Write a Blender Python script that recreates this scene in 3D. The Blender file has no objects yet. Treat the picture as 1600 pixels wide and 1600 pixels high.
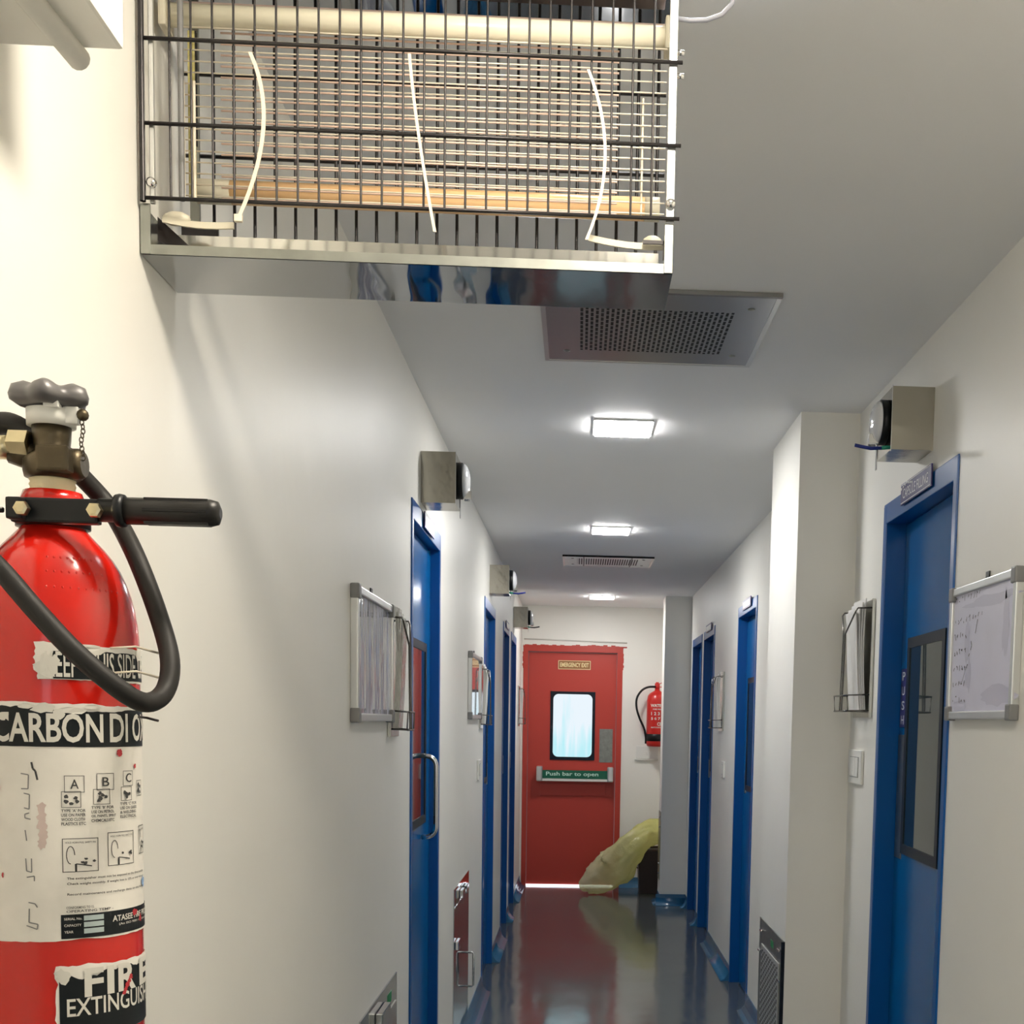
import bpy, bmesh, math, random
from mathutils import Vector, Matrix
random.seed(7)
SC = bpy.context.scene
COL = SC.collection
PI = math.pi
# ------------------------------------------------------------ camera, world, exposure
WL, WR, CZ, YE, YB = -0.495, 0.88, 2.44, 11.2, -3.0      # left wall, right wall, ceiling, end wall, back wall
cam = bpy.data.cameras.new('camera')
cam.sensor_width = 36; cam.lens = 45.0
cam.shift_x = -200 / 1600; cam.shift_y = 503 / 1600
cam.clip_start = .02
co = bpy.data.objects.new('camera', cam); COL.objects.link(co)
r_ = Vector((0.99862942, -0.048257, 0.02026193)); u_ = Vector((-0.01597807, 0.0875591, 0.99603118)); f_ = Vector((0.0498396, 0.99498978, -0.08666804))
co.matrix_world = Matrix(((r_.x, u_.x, -f_.x, 0), (r_.y, u_.y, -f_.y, 0), (r_.z, u_.z, -f_.z, 1.45), (0, 0, 0, 1)))
SC.camera = co
w = bpy.data.worlds.new('world'); SC.world = w; w.use_nodes = True
w.node_tree.nodes['Background'].inputs[0].default_value = (.8, .85, .9, 1)
w.node_tree.nodes['Background'].inputs[1].default_value = .3
SC.view_settings.view_transform = 'Standard'; SC.view_settings.look = 'None'; SC.view_settings.gamma = 1
SC.view_settings.exposure = 0.27
LAMP = 84.0            # radiance of the corridor's cool panels
LAMP_NEAR = 84.0       # warm panel just out of frame, above the extinguisher
SC.cycles.max_bounces = 10; SC.cycles.diffuse_bounces = 6
SC.cycles.sample_clamp_indirect = 6

# ------------------------------------------------------------ materials
def mat(name, col, rough=.5, metal=0, spec=.5, emit=None, es=0, noise=0, nscale=8, bump=0, bscale=30, coat=0, aniso=None, alpha=1, trans=0, bdist=.01, rvar=0):
    m = bpy.data.materials.new(name); m.use_nodes = True
    nt = m.node_tree; b = nt.nodes['Principled BSDF']
    b.inputs['Base Color'].default_value = (*col, 1)
    b.inputs['Roughness'].default_value = rough; b.inputs['Metallic'].default_value = metal
    b.inputs['Specular IOR Level'].default_value = spec; b.inputs['Coat Weight'].default_value = coat
    b.inputs['Coat Roughness'].default_value = .05
    b.inputs['Alpha'].default_value = alpha; b.inputs['Transmission Weight'].default_value = trans
    if emit: b.inputs['Emission Color'].default_value = (*emit, 1); b.inputs['Emission Strength'].default_value = es
    tc = nt.nodes.new('ShaderNodeTexCoord')
    if noise:
        n = nt.nodes.new('ShaderNodeTexNoise'); n.inputs['Scale'].default_value = nscale; n.inputs['Detail'].default_value = 5
        nt.links.new(tc.outputs['Object'], n.inputs['Vector'])
        mx = nt.nodes.new('ShaderNodeMix'); mx.data_type = 'RGBA'
        mx.inputs['A'].default_value = (*[c * (1 - noise) for c in col], 1); mx.inputs['B'].default_value = (*[min(1, c * (1 + noise)) for c in col], 1)
        nt.links.new(n.outputs['Fac'], mx.inputs['Factor']); nt.links.new(mx.outputs['Result'], b.inputs['Base Color'])
        if rvar:
            mr = nt.nodes.new('ShaderNodeMapRange'); mr.inputs['From Min'].default_value = .3; mr.inputs['From Max'].default_value = .7
            mr.inputs['To Min'].default_value = rough; mr.inputs['To Max'].default_value = rough + rvar
            nt.links.new(n.outputs['Fac'], mr.inputs['Value']); nt.links.new(mr.outputs['Result'], b.inputs['Roughness'])
    if bump:
        n2 = nt.nodes.new('ShaderNodeTexNoise'); n2.inputs['Scale'].default_value = bscale; n2.inputs['Detail'].default_value = 3
        if aniso:
            mp = nt.nodes.new('ShaderNodeMapping'); mp.inputs['Scale'].default_value = aniso
            nt.links.new(tc.outputs['Object'], mp.inputs['Vector']); nt.links.new(mp.outputs['Vector'], n2.inputs['Vector'])
        else: nt.links.new(tc.outputs['Object'], n2.inputs['Vector'])
        bp = nt.nodes.new('ShaderNodeBump'); bp.inputs['Strength'].default_value = bump; bp.inputs['Distance'].default_value = bdist
        nt.links.new(n2.outputs['Fac'], bp.inputs['Height']); nt.links.new(bp.outputs['Normal'], b.inputs['Normal'])
    return m
M = {}
M['wall'] = mat('wall_paint', (.86, .845, .79), .45, noise=.03, nscale=2.5, bump=.25, bscale=3.5, bdist=.02)
M['ceil'] = mat('ceiling_paint', (.90, .90, .905), .6, noise=.03, nscale=1.5)
M['floor'] = mat('epoxy_floor', (.085, .10, .105), .10, spec=.9, noise=.15, nscale=3, bump=.35, bscale=2.2, bdist=.012, aniso=(1, .5, 1), rvar=.05)
M['cove'] = mat('blue_coving', (.03, .15, .30), .22, spec=.7, noise=.12, nscale=12)
M['blue'] = mat('blue_door_paint', (.0, .105, .33), .2, spec=.11, noise=.05, nscale=4)
M['bluef'] = mat('blue_frame_paint', (.0, .085, .32), .3, spec=.35, noise=.06, nscale=6)
M['red'] = mat('red_door_paint', (.47, .045, .03), .38, noise=.05, nscale=3)
M['steel'] = mat('stainless_steel', (.55, .55, .52), .14, 1, noise=.08, nscale=6, bump=.15, bscale=7, bdist=.004)
M['steelmirror'] = mat('polished_steel', (.52, .53, .54), .03, 1, noise=.04, nscale=4, bump=.3, bscale=4, bdist=.006, aniso=(1.6, .5, 1))
M['steeldull'] = mat('brushed_steel', (.30, .31, .285), .36, 1, noise=.35, nscale=28, bump=.3, bscale=50, bdist=.001)
M['steelbox'] = mat('weathered_steel', (.38, .36, .31), .18, 1, noise=.08, nscale=16, bump=.4, bscale=12, bdist=.004)
M['wire'] = mat('dark_wire', (.030, .027, .028), .3, .5, spec=.4)
M['rackwire'] = mat('steel_rack_wire', (.16, .15, .14), .25, .9)
M['wirel'] = mat('bright_wire', (.88, .80, .66), .35, .15)
M['wirep'] = mat('pinkish_wire', (.86, .64, .54), .4, .05)
M['alu'] = mat('aluminium', (.66, .67, .66), .3, .75)
M['chrome'] = mat('chrome', (.75, .75, .75), .08, 1)
M['black'] = mat('black_plastic', (.006, .007, .008), .38, spec=.3)
M['rubber'] = mat('black_rubber_hose', (.016, .015, .014), .55, spec=.25, bump=.2, bscale=200, bdist=.0005)
M['greycap'] = mat('grey_plastic_cap', (.2, .2, .2), .45)
M['darkgap'] = mat('dark_recess', (.006, .006, .007), .8)
M['white'] = mat('white_plastic', (.78, .78, .74), .35)
M['cream'] = mat('cream_plastic', (.62, .58, .46), .4)
M['tubew'] = mat('milky_lamp_tube', (.86, .82, .66), .25)
M['tubeo'] = mat('amber_lamp_tube', (.88, .58, .30), .25)
M['batten'] = mat('pinkish_batten', (.58, .45, .40), .45)
M['gold'] = mat('yellowed_spacer', (.45, .40, .16), .35, noise=.4, nscale=80)
M['extred'] = mat('extinguisher_red', (.56, .012, .006), .16, spec=.5, coat=.15, bump=.12, bscale=90, bdist=.001)
M['ext2'] = mat('water_extinguisher_red', (.55, .02, .015), .3)
M['label'] = mat('worn_white_label', (.80, .77, .71), .5, noise=.22, nscale=22)
M['labelk'] = mat('worn_black_print', (.006, .009, .011), .45, spec=.25)
M['ink'] = mat('label_ink', (.05, .05, .05), .6)
M['inkw'] = mat('pale_print', (.68, .66, .60), .5)
M['lblgrey'] = mat('pale_cell_print', (.42, .50, .50), .5)
M['stain'] = mat('red_paint_stain', (.45, .02, .03), .4)
M['pinkstain'] = mat('pink_smear', (.62, .50, .46), .55, noise=.15, nscale=50)
M['bluestamp'] = mat('blue_stamp_ink', (.25, .38, .62), .6)
M['brass'] = mat('brass', (.56, .49, .31), .28, 1, noise=.2, nscale=90)
M['bronze'] = mat('aged_bronze', (.085, .068, .042), .42, .85, noise=.35, nscale=70, bump=.3, bscale=150, bdist=.001)
M['knob'] = mat('grey_handwheel', (.13, .125, .125), .38, .2, noise=.35, nscale=45)
M['ptfe'] = mat('cream_thread_tape', (.75, .66, .42), .45, bump=.4, bscale=120, bdist=.002)
M['grip'] = mat('black_grip', (.010, .0095, .009), .4, spec=.35, noise=.3, nscale=60)
M['paper'] = mat('paper', (.72, .71, .68), .55, noise=.08, nscale=30)
M['film'] = mat('crinkled_clear_film', (.60, .60, .56), .1, spec=.9, noise=.2, nscale=30, bump=1, bscale=28, bdist=.02, aniso=(1, 1.6, .6))
M['board'] = mat('whiteboard_surface', (.72, .71, .86), .3, noise=.12, nscale=7)
M['boardfilm'] = mat('film_covered_board', (.42, .42, .50), .06, spec=.9, noise=.15, nscale=8, bump=.8, bscale=5, bdist=.03, aniso=(1, 2.2, .45))
M['boardgloss'] = mat('glossy_whiteboard', (.55, .55, .58), .02, spec=1, coat=1)
M['marker'] = mat('marker_ink', (.08, .08, .1), .5)
M['smear'] = mat('wiped_marker_smear', (.60, .59, .73), .35)
M['glassd'] = mat('dark_window_glass', (.012, .03, .042), .03, spec=1)
M['winrub'] = mat('dark_window_frame', (.006, .010, .018), .4, spec=.25)
M['navy'] = mat('navy_sign', (.035, .025, .15), .3)
M['signw'] = mat('white_lettering', (.8, .8, .8), .4)
M['lilac'] = mat('lilac_sign', (.42, .38, .52), .3)
M['green'] = mat('green_sign', (.003, .12, .065), .35)
M['signtxt'] = mat('mint_lettering', (.60, .85, .74), .4)
M['signy'] = mat('yellowish_lettering', (.85, .70, .38), .4)
M['signol'] = mat('olive_sign', (.30, .12, .035), .4)
M['gsticker'] = mat('green_sticker', (.0, .22, .06), .5)
M['cable'] = mat('grey_cable', (.35, .36, .42), .35)
M['cableb'] = mat('blue_cable', (.005, .02, .22), .35)
M['teal'] = mat('teal_gland', (.01, .22, .14), .35)
M['bin'] = mat('dark_brown_bin', (.022, .010, .008), .4)
M['clear'] = mat('clear_dome', (.75, .76, .78), .08, spec=.9, bump=.5, bscale=60, bdist=.003)
M['tie'] = mat('cream_cable_tie', (.80, .72, .58), .4)
M['plastery'] = mat('plaster_edge', (.66, .65, .60), .6)
# yellow translucent bag
m = M['bag'] = mat('translucent_yellow_plastic', (.80, .80, .34), .22, spec=.7, bump=.8, bscale=16, bdist=.02)
nt = m.node_tree; b = nt.nodes['Principled BSDF']
tr = nt.nodes.new('ShaderNodeBsdfTranslucent'); tr.inputs[0].default_value = (.88, .86, .45, 1)
tp = nt.nodes.new('ShaderNodeBsdfTransparent'); tp.inputs[0].default_value = (.97, .96, .80, 1)
m1 = nt.nodes.new('ShaderNodeMixShader'); m1.inputs[0].default_value = .35
m2 = nt.nodes.new('ShaderNodeMixShader'); m2.inputs[0].default_value = .34
nt.links.new(b.outputs[0], m1.inputs[1]); nt.links.new(tr.outputs[0], m1.inputs[2])
nt.links.new(m1.outputs[0], m2.inputs[1]); nt.links.new(tp.outputs[0], m2.inputs[2])
nt.links.new(m2.outputs[0], nt.nodes['Material Output'].inputs[0])
tcb = nt.nodes.new('ShaderNodeTexCoord'); sx = nt.nodes.new('ShaderNodeSeparateXYZ'); nt.links.new(tcb.outputs['Object'], sx.inputs[0])
rp = nt.nodes.new('ShaderNodeValToRGB'); nt.links.new(sx.outputs['X'], rp.inputs[0])
rp.color_ramp.elements[0].position = .0; rp.color_ramp.elements[0].color = (.86, .85, .66, 1)
rp.color_ramp.elements[1].position = .5; rp.color_ramp.elements[1].color = (.86, .85, .30, 1)
nt.links.new(rp.outputs[0], b.inputs['Base Color'])
def emit_mat(name, col, s):
    m = bpy.data.materials.new(name); m.use_nodes = True; nt = m.node_tree; nt.nodes.clear()
    e = nt.nodes.new('ShaderNodeEmission'); e.inputs[0].default_value = (*col, 1); e.inputs[1].default_value = s
    o = nt.nodes.new('ShaderNodeOutputMaterial'); nt.links.new(e.outputs[0], o.inputs[0]); return m
M['lamp'] = emit_mat('cool_led_panel', (1, .985, .96), LAMP)
M['lampn'] = emit_mat('warm_led_panel', (1, .90, .745), LAMP_NEAR)
M['lampb'] = emit_mat('dim_led_panel', (1, .95, .86), 45.0)
M['lampc'] = emit_mat('small_led_panel', (.96, .98, 1), 26.0)
M['daylight'] = emit_mat('daylight_gap', (.8, .9, 1), 2.2)
# frosted daylight window in the emergency door
m = M['daywin'] = emit_mat('frosted_daylight_glass', (.8, .95, 1), .82); nt = m.node_tree
tcn = nt.nodes.new('ShaderNodeTexCoord'); mp = nt.nodes.new('ShaderNodeMapping'); mp.inputs['Scale'].default_value = (14, 1, 1.4)
nz = nt.nodes.new('ShaderNodeTexNoise'); nz.inputs['Scale'].default_value = 1.2; nz.inputs['Detail'].default_value = 3
rp = nt.nodes.new('ShaderNodeValToRGB'); rp.color_ramp.elements[0].position = .38; rp.color_ramp.elements[0].color = (.50, .88, .95, 1)
rp.color_ramp.elements[1].position = .62; rp.color_ramp.elements[1].color = (.84, .93, 1, 1)
nt.links.new(tcn.outputs['Object'], mp.inputs[0]); nt.links.new(mp.outputs[0], nz.inputs['Vector'])
sx = nt.nodes.new('ShaderNodeSeparateXYZ'); nt.links.new(tcn.outputs['Object'], sx.inputs[0])
mr = nt.nodes.new('ShaderNodeMapRange'); mr.inputs['From Min'].default_value = 1.1; mr.inputs['From Max'].default_value = 1.7
mr.inputs['To Min'].default_value = -.12; mr.inputs['To Max'].default_value = .22; nt.links.new(sx.outputs['Z'], mr.inputs[0])
ad = nt.nodes.new('ShaderNodeMath'); nt.links.new(nz.outputs['Fac'], ad.inputs[0]); nt.links.new(mr.outputs[0], ad.inputs[1])
nt.links.new(ad.outputs[0], rp.inputs[0])
nt.links.new(rp.outputs[0], [n for n in nt.nodes if n.type == 'EMISSION'][0].inputs[0])
# perforated steel: rows of slots, by object coordinates
def perf(name, base, ax, fx, fy, wx, wy, lim, stagger=.5, rough=.2, holes=(.01, .012, .014), metal=1):
    m = mat(name, base, rough, metal, noise=.06, nscale=6, bump=.1, bscale=5, bdist=.004); nt = m.node_tree; b = nt.nodes['Principled BSDF']
    tc = nt.nodes.new('ShaderNodeTexCoord'); s = nt.nodes.new('ShaderNodeSeparateXYZ'); nt.links.new(tc.outputs['Object'], s.inputs[0])
    def mth(op, a, b_=None, c=None):
        n = nt.nodes.new('ShaderNodeMath'); n.operation = op
        for i, v in enumerate((a, b_, c)):
            if v is None: continue
            if isinstance(v, (int, float)): n.inputs[i].default_value = v
            else: nt.links.new(v, n.inputs[i])
        return n.outputs[0]
    a, c = s.outputs[ax[0]], s.outputs[ax[1]]
    u = mth('MULTIPLY', a, fx); cell = mth('FLOOR', u)
    v = mth('ADD', mth('MULTIPLY', c, fy), mth('MULTIPLY', mth('MODULO', mth('ABSOLUTE', cell), 2.0), stagger))
    fu = mth('ABSOLUTE', mth('SUBTRACT', mth('FRACT', u), .5)); fv = mth('ABSOLUTE', mth('SUBTRACT', mth('FRACT', v), .5))
    k = mth('MULTIPLY', mth('LESS_THAN', fu, wx / 2), mth('LESS_THAN', fv, wy / 2))
    for q, lo, hi in ((a, lim[0], lim[1]), (c, lim[2], lim[3])):
        k = mth('MULTIPLY', k, mth('MULTIPLY', mth('GREATER_THAN', q, lo), mth('LESS_THAN', q, hi)))
    src = b.inputs['Base Color'].links[0].from_socket
    mx = nt.nodes.new('ShaderNodeMix'); mx.data_type = 'RGBA'; mx.inputs['B'].default_value = (*holes, 1)
    nt.links.new(k, mx.inputs['Factor']); nt.links.new(src, mx.inputs['A']); nt.links.new(mx.outputs['Result'], b.inputs['Base Color'])
    nt.links.new(mth('MULTIPLY', mth('SUBTRACT', 1, k), metal), b.inputs['Metallic'])
    nt.links.new(mth('ADD', mth('MULTIPLY', k, .5), rough), b.inputs['Roughness'])
    return m

# ------------------------------------------------------------ geometry helpers
class G:
    def __init__(s): s.b = bmesh.new()
    def box(s, x0, x1, y0, y1, z0, z1, bev=0):
        x0, x1 = sorted((x0, x1)); y0, y1 = sorted((y0, y1)); z0, z1 = sorted((z0, z1))
        v = [s.b.verts.new((x, y, z)) for z in (z0, z1) for y in (y0, y1) for x in (x0, x1)]
        fs = [s.b.faces.new([v[i] for i in q]) for q in ((0, 2, 3, 1), (4, 5, 7, 6), (0, 1, 5, 4), (2, 6, 7, 3), (0, 4, 6, 2), (1, 3, 7, 5))]
        if bev:
            es = list({e for f in fs for e in f.edges})
            bmesh.ops.bevel(s.b, geom=es, offset=bev, segments=2, affect='EDGES', profile=.6)
        return s
    def hexa(s, p):          # eight corners: bottom ring then top ring
        v = [s.b.verts.new(q) for q in p]
        for q in ((3, 2, 1, 0), (4, 5, 6, 7), (0, 1, 5, 4), (1, 2, 6, 5), (2, 3, 7, 6), (3, 0, 4, 7)): s.b.faces.new([v[i] for i in q])
        return s
    def tube(s, pts, r, seg=8, caps=True, smooth=True):
        pts = [Vector(p) for p in pts]; n = len(pts); rs = r if isinstance(r, (list, tuple)) else [r] * n
        rings = []; up = None
        for i, p in enumerate(pts):
            t = (pts[min(i + 1, n - 1)] - pts[max(i - 1, 0)]).normalized()
            if up is None:
                up = Vector((0, 0, 1)) if abs(t.z) < .9 else Vector((0, 1, 0))
            a = t.cross(up).normalized(); c = a.cross(t).normalized(); up = c
            rings.append([s.b.verts.new(p + (a * math.cos(2 * PI * k / seg) + c * math.sin(2 * PI * k / seg)) * rs[i]) for k in range(seg)])
        for i in range(n - 1):
            for k in range(seg):
                f = s.b.faces.new((rings[i][k], rings[i][(k + 1) % seg], rings[i + 1][(k + 1) % seg], rings[i + 1][k])); f.smooth = smooth
        if caps: s.b.faces.new(rings[0][::-1]); s.b.faces.new(rings[-1])
        return s
    def cyl(s, p0, p1, r, seg=24, r1=None, smooth=True): return s.tube([p0, p1], [r, r if r1 is None else r1], seg, True, smooth)
    def lathe(s, c, prof, seg=48, axis='z', smooth=True):      # prof: (radius, offset along axis)
        rings = []
        for r, h in prof:
            ring = []
            for k in range(seg):
                a = 2 * PI * k / seg; q = (r * math.cos(a), r * math.sin(a), h)
                if axis == 'x': q = (h, q[0], q[1])
                if axis == 'y': q = (q[0], h, q[1])
                ring.append(s.b.verts.new((c[0] + q[0], c[1] + q[1], c[2] + q[2])))
            rings.append(ring)
        for i in range(len(rings) - 1):
            for k in range(seg):
                f = s.b.faces.new((rings[i][k], rings[i][(k + 1) % seg], rings[i + 1][(k + 1) % seg], rings[i + 1][k])); f.smooth = smooth
        s.b.faces.new(rings[0][::-1]); s.b.faces.new(rings[-1]); return s
    def ball(s, c, r, seg=16, sc=(1, 1, 1)):
        res = bmesh.ops.create_uvsphere(s.b, u_segments=seg, v_segments=max(6, seg // 2), radius=1, matrix=Matrix.Translation(c) @ Matrix.Diagonal((r * sc[0], r * sc[1], r * sc[2], 1)))
        for v in res['verts']:
            for f in v.link_faces: f.smooth = True
        return s
    def face(s, pts): s.b.faces.new([s.b.verts.new(p) for p in pts]); return s
    def prism(s, pts, off):
        a = [s.b.verts.new(p) for p in pts]; b_ = [s.b.verts.new(Vector(p) + Vector(off)) for p in pts]; n = len(a)
        s.b.faces.new(a[::-1]); s.b.faces.new(b_)
        for i in range(n): s.b.faces.new((a[i], a[(i + 1) % n], b_[(i + 1) % n], b_[i]))
        return s
OFF = {}
def put(name, g, m, parent=None, label=None, cat=None, group=None, kind=None, origin=None):
    b_ = g.b; base = OFF[parent.name] if parent else Vector(origin) if origin else None
    if base is None:
        xs = [v.co for v in b_.verts]; base = Vector(((min(v.x for v in xs) + max(v.x for v in xs)) / 2, (min(v.y for v in xs) + max(v.y for v in xs)) / 2, min(v.z for v in xs)))
        if kind == 'structure': base = Vector((0, 0, 0))
    for v in b_.verts: v.co -= base
    bmesh.ops.recalc_face_normals(b_, faces=b_.faces)
    me = bpy.data.meshes.new(name); b_.to_mesh(me); b_.free(); me.materials.append(m if not isinstance(m, str) else M[m])
    o = bpy.data.objects.new(name, me); COL.objects.link(o); OFF[o.name] = base.copy()
    if parent: o.parent = parent
    else: o.location = base
    if label: o['label'] = label
    if cat: o['category'] = cat
    if group: o['group'] = group
    if kind: o['kind'] = kind
    return o
def thing(name, label, cat, loc, group=None, kind=None):
    o = bpy.data.objects.new(name, None); COL.objects.link(o); o.location = loc; OFF[o.name] = Vector(loc); o.empty_display_size = .05
    o['label'] = label; o['category'] = cat
    if group: o['group'] = group
    if kind: o['kind'] = kind
    return o
def text_geo(s, bold=0.0):
    c = bpy.data.curves.new('t', 'FONT'); c.body = s; c.size = 1; c.offset = bold; c.resolution_u = 3
    o = bpy.data.objects.new('t', c); COL.objects.link(o); me = o.to_mesh()
    vs = [(v.co.x, v.co.y) for v in me.vertices]; fs = [tuple(p.vertices) for p in me.polygons]
    o.to_mesh_clear(); bpy.data.objects.remove(o); bpy.data.curves.remove(c)
    x0 = min(v[0] for v in vs); x1 = max(v[0] for v in vs); y0 = min(v[1] for v in vs); y1 = max(v[1] for v in vs)
    return [((x - x0) / (x1 - x0), (y - y0) / (y1 - y0)) for x, y in vs], fs
def flat_text(g, s, o, ux, uz, w, h, bold=0.0):      # o: lower-left corner
    vs, fs = text_geo(s, bold); o, ux, uz = Vector(o), Vector(ux), Vector(uz)
    bv = [g.b.verts.new(o + ux * (x * w) + uz * (y * h)) for x, y in vs]
    for f in fs:
        try: g.b.faces.new([bv[i] for i in f])
        except ValueError: pass
    return g

# ------------------------------------------------------------ room shell
DZ = 2.085
LD = [(3.82, 4.60), (6.76, 7.60), (8.43, 9.13), (9.40, 10.15)]
RD = [(3.01, 3.735), (6.37, 7.12), (8.345, 9.065), (9.20, 9.93)]
def wall_with_openings(name, x0, x1, ops):
    g = G(); y = YB
    for a, b_ in ops:
        g.box(x0, x1, y, a, 0, CZ); g.box(x0, x1, a, b_, DZ, CZ); y = b_
    g.box(x0, x1, y, YE + .12, 0, CZ)
    return g
def outward(s, d): return (WL - d) if s < 0 else (WR + d)      # d > 0 goes into the wall
put('wall_left', wall_with_openings('wall_left', WL - .14, WL, LD), 'wall', label='long off-white left wall of the corridor', cat='wall', kind='structure')
put('wall_right', wall_with_openings('wall_right', WR, WR + .14, RD), 'wall', label='long off-white right wall of the corridor', cat='wall', kind='structure')
g = G(); g.box(WL - .14, -.478, YE, YE + .12, 0, CZ); g.box(.381, WR + .14, YE, YE + .12, 0, CZ); g.box(-.478, .381, YE, YE + .12, 2.095, CZ)
put('wall_end', g, 'wall', label='off-white end wall around the red emergency door', cat='wall', kind='structure')
put('wall_back', G().box(WL - .14, WR + .14, YB - .12, YB, 0, CZ), 'wall', label='off-white wall behind the viewer', cat='wall', kind='structure')
g = G(); g.box(-.25, .65, YB - .004, YB + .012, .95, 1.0); g.box(-.25, .65, YB - .004, YB + .012, 2.1, 2.15); g.box(-.25, -.2, YB - .004, YB + .012, 1.0, 2.1); g.box(.6, .65, YB - .004, YB + .012, 1.0, 2.1)
wn = thing('window_1', 'bright daylit window in the wall behind the viewer', 'window', (.2, YB, .95), kind='structure')  # added out of view, its glowing pane fills the corridor from behind
put('frame', g, 'white', wn); put('pane', G().box(-.2, .6, YB + .001, YB + .006, 1.0, 2.1), emit_mat('window_daylight', (.95, .97, 1), 1.6), wn)
put('floor', G().box(WL - .14, WR + .14, YB - .12, YE + .4, -.1, 0), 'floor', label='glossy dark grey epoxy corridor floor', cat='floor', kind='structure')
put('ceiling', G().box(WL - .14, WR + .14, YB - .12, YE + .4, CZ, CZ + .1), 'ceil', label='plain pale grey corridor ceiling', cat='ceiling', kind='structure')
put('column', G().box(.69, WR + .01, 4.12, 4.70, 0, CZ), 'wall', label='wide off-white boxed column on the right wall, just past the nearest blue door', cat='column', kind='structure')
put('column', G().box(.672, WR + .01, 10.12, 10.38, 0, CZ), 'wall', label='slim grey-looking pillar at the far right, hiding half the small extinguisher', cat='column', kind='structure')
g = G(); g.tube([(WL + .02, YE - .001, 2.151), (-.1, YE - .001, 2.146), (.416, YE - .001, 2.134)], .007, 6)
put('trim_1', g, 'plastery', label='thin plaster ridge above the red door frame', cat='trim', kind='structure')
def cove(g, pts, n, out):
    """coving along straight line a->b; out = unit vector away from wall"""
    a, b_ = Vector(pts[0]), Vector(pts[1]); o = Vector(out)
    prof = [(0, .088), (.004, .09), (.006, .06), (.014, .032), (.03, .012), (.052, .003), (.052, .0005), (0, .0005)]
    ra = [g.b.verts.new(a + o * d + Vector((0, 0, h))) for d, h in prof]; rb = [g.b.verts.new(b_ + o * d + Vector((0, 0, h))) for d, h in prof]
    for i in range(len(prof)):
        j = (i + 1) % len(prof); f = g.b.faces.new((ra[i], ra[j], rb[j], rb[i])); f.smooth = 1 < i < 5
    g.b.faces.new(ra[::-1]); g.b.faces.new(rb)
def cov_side(name, x, out, ops, lab, stop):
    g = G(); y = YB
    for a, b_ in list(ops) + [(stop, stop)]:
        if a - y > .02: cove(g, ((x, y, 0), (x, a, 0)), 0, out)
        y = b_
    return g
g = cov_side('l', WL, (1, 0, 0), LD, '', YE)
put('baseboard_left', g, 'cove', label='blue coved skirting along the left wall', cat='skirting', kind='structure')
g = G()
for a, b_ in ((YB, 3.01), (3.735, 4.12), (4.70, 6.37), (7.12, 8.345), (9.065, 9.2), (9.93, 10.12), (10.38, YE)): cove(g, ((WR, a, 0), (WR, b_, 0)), 0, (-1, 0, 0))
for x, y0, y1 in ((.69, 4.12, 4.70), (.672, 10.12, 10.38)):
    cove(g, ((x, y0, 0), (x, y1, 0)), 0, (-1, 0, 0)); cove(g, ((x - .03, y0, 0), (WR, y0, 0)), 0, (0, -1, 0))
put('baseboard_right', g, 'cove', label='blue coved skirting along the right wall and its pillars', cat='skirting', kind='structure')
g = G(); cove(g, ((.381, YE, 0), (WR, YE, 0)), 0, (0, -1, 0))
put('baseboard_end', g, 'cove', label='short blue coved skirting right of the red door', cat='skirting', kind='structure')

# ------------------------------------------------------------ blue doors
def rrect(cx, cz, w, h, r, n=6):
    out = []
    for qx, qz, a0 in ((1, 1, 0), (-1, 1, 90), (-1, -1, 180), (1, -1, 270)):
        for k in range(n + 1):
            a = math.radians(a0 + 90 * k / n); out.append((cx + qx * (w / 2 - r) + r * math.cos(a), cz + qz * (h / 2 - r) + r * math.sin(a)))
    return out
def blue_door(n, s, y0, y1, label, win=None):
    X = lambda d: outward(s, d)
    t = thing('door_%d' % n, label, 'door', (X(.05), (y0 + y1) / 2, 0), 'blue doors along the corridor', 'structure')
    fw = .032; hw = .052
    g = G(); g.box(X(-.005), X(.10), y0, y0 + fw, 0, DZ, .003); g.box(X(-.005), X(.10), y1 - fw, y1, 0, DZ, .003); g.box(X(-.0045), X(.10), y0 + .001, y1 - .001, DZ - hw, DZ + .005, .003)
    put('frame', g, 'bluef', t)
    if s < 0: X = lambda d: outward(s, d - .017)
    g = G(); g.box(X(.045), X(.085), y0 + fw + .003, y1 - fw - .003, .008, DZ - hw - .003, .002)
    leaf = put('leaf', g, 'blue', t)
    wy0, wy1 = win or (y0 + .17, y1 - .17)
    g = G(); a = .028
    g.box(X(.041), X(.05), wy0, wy1, 1.093, 1.093 + a); g.box(X(.041), X(.05), wy0, wy1, 1.702 - a, 1.702); g.box(X(.041), X(.05), wy0, wy0 + a, 1.093 + a, 1.702 - a); g.box(X(.041), X(.05), wy1 - a, wy1, 1.093 + a, 1.702 - a)
    put('window_frame', g, 'winrub', t)
    put('window_pane', G().box(X(.0435), X(.05), wy0 + a, wy1 - a, 1.093 + a, 1.702 - a), 'glassd', t, label='dark reflective glass')
    return t, X
doors = []
dl = ['nearest blue door on the left wall, with a curved steel pull handle', 'second blue door on the left wall, behind the steel panel with a handle', 'third blue door on the left wall, seen almost edge on', 'last blue door on the left wall, next to the red door']
dr = ['large blue door on the right wall with dark window and PUSH plate', 'second blue door on the right wall, just behind the wide column', 'third blue door on the right wall, beside the small document rack', 'last blue door on the right wall, beside the far pillar']
for i, (a, b_) in enumerate(LD):
    doors.append(blue_door(i + 1, -1, a, b_, dl[i], (4.0, 4.44) if i == 0 else None))
for i, (a, b_) in enumerate(RD):
    doors.append(blue_door(i + 5, 1, a, b_, dr[i], (3.2, 3.612) if i == 0 else (6.62, 6.985) if i == 1 else None))
t, X = doors[0]
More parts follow.
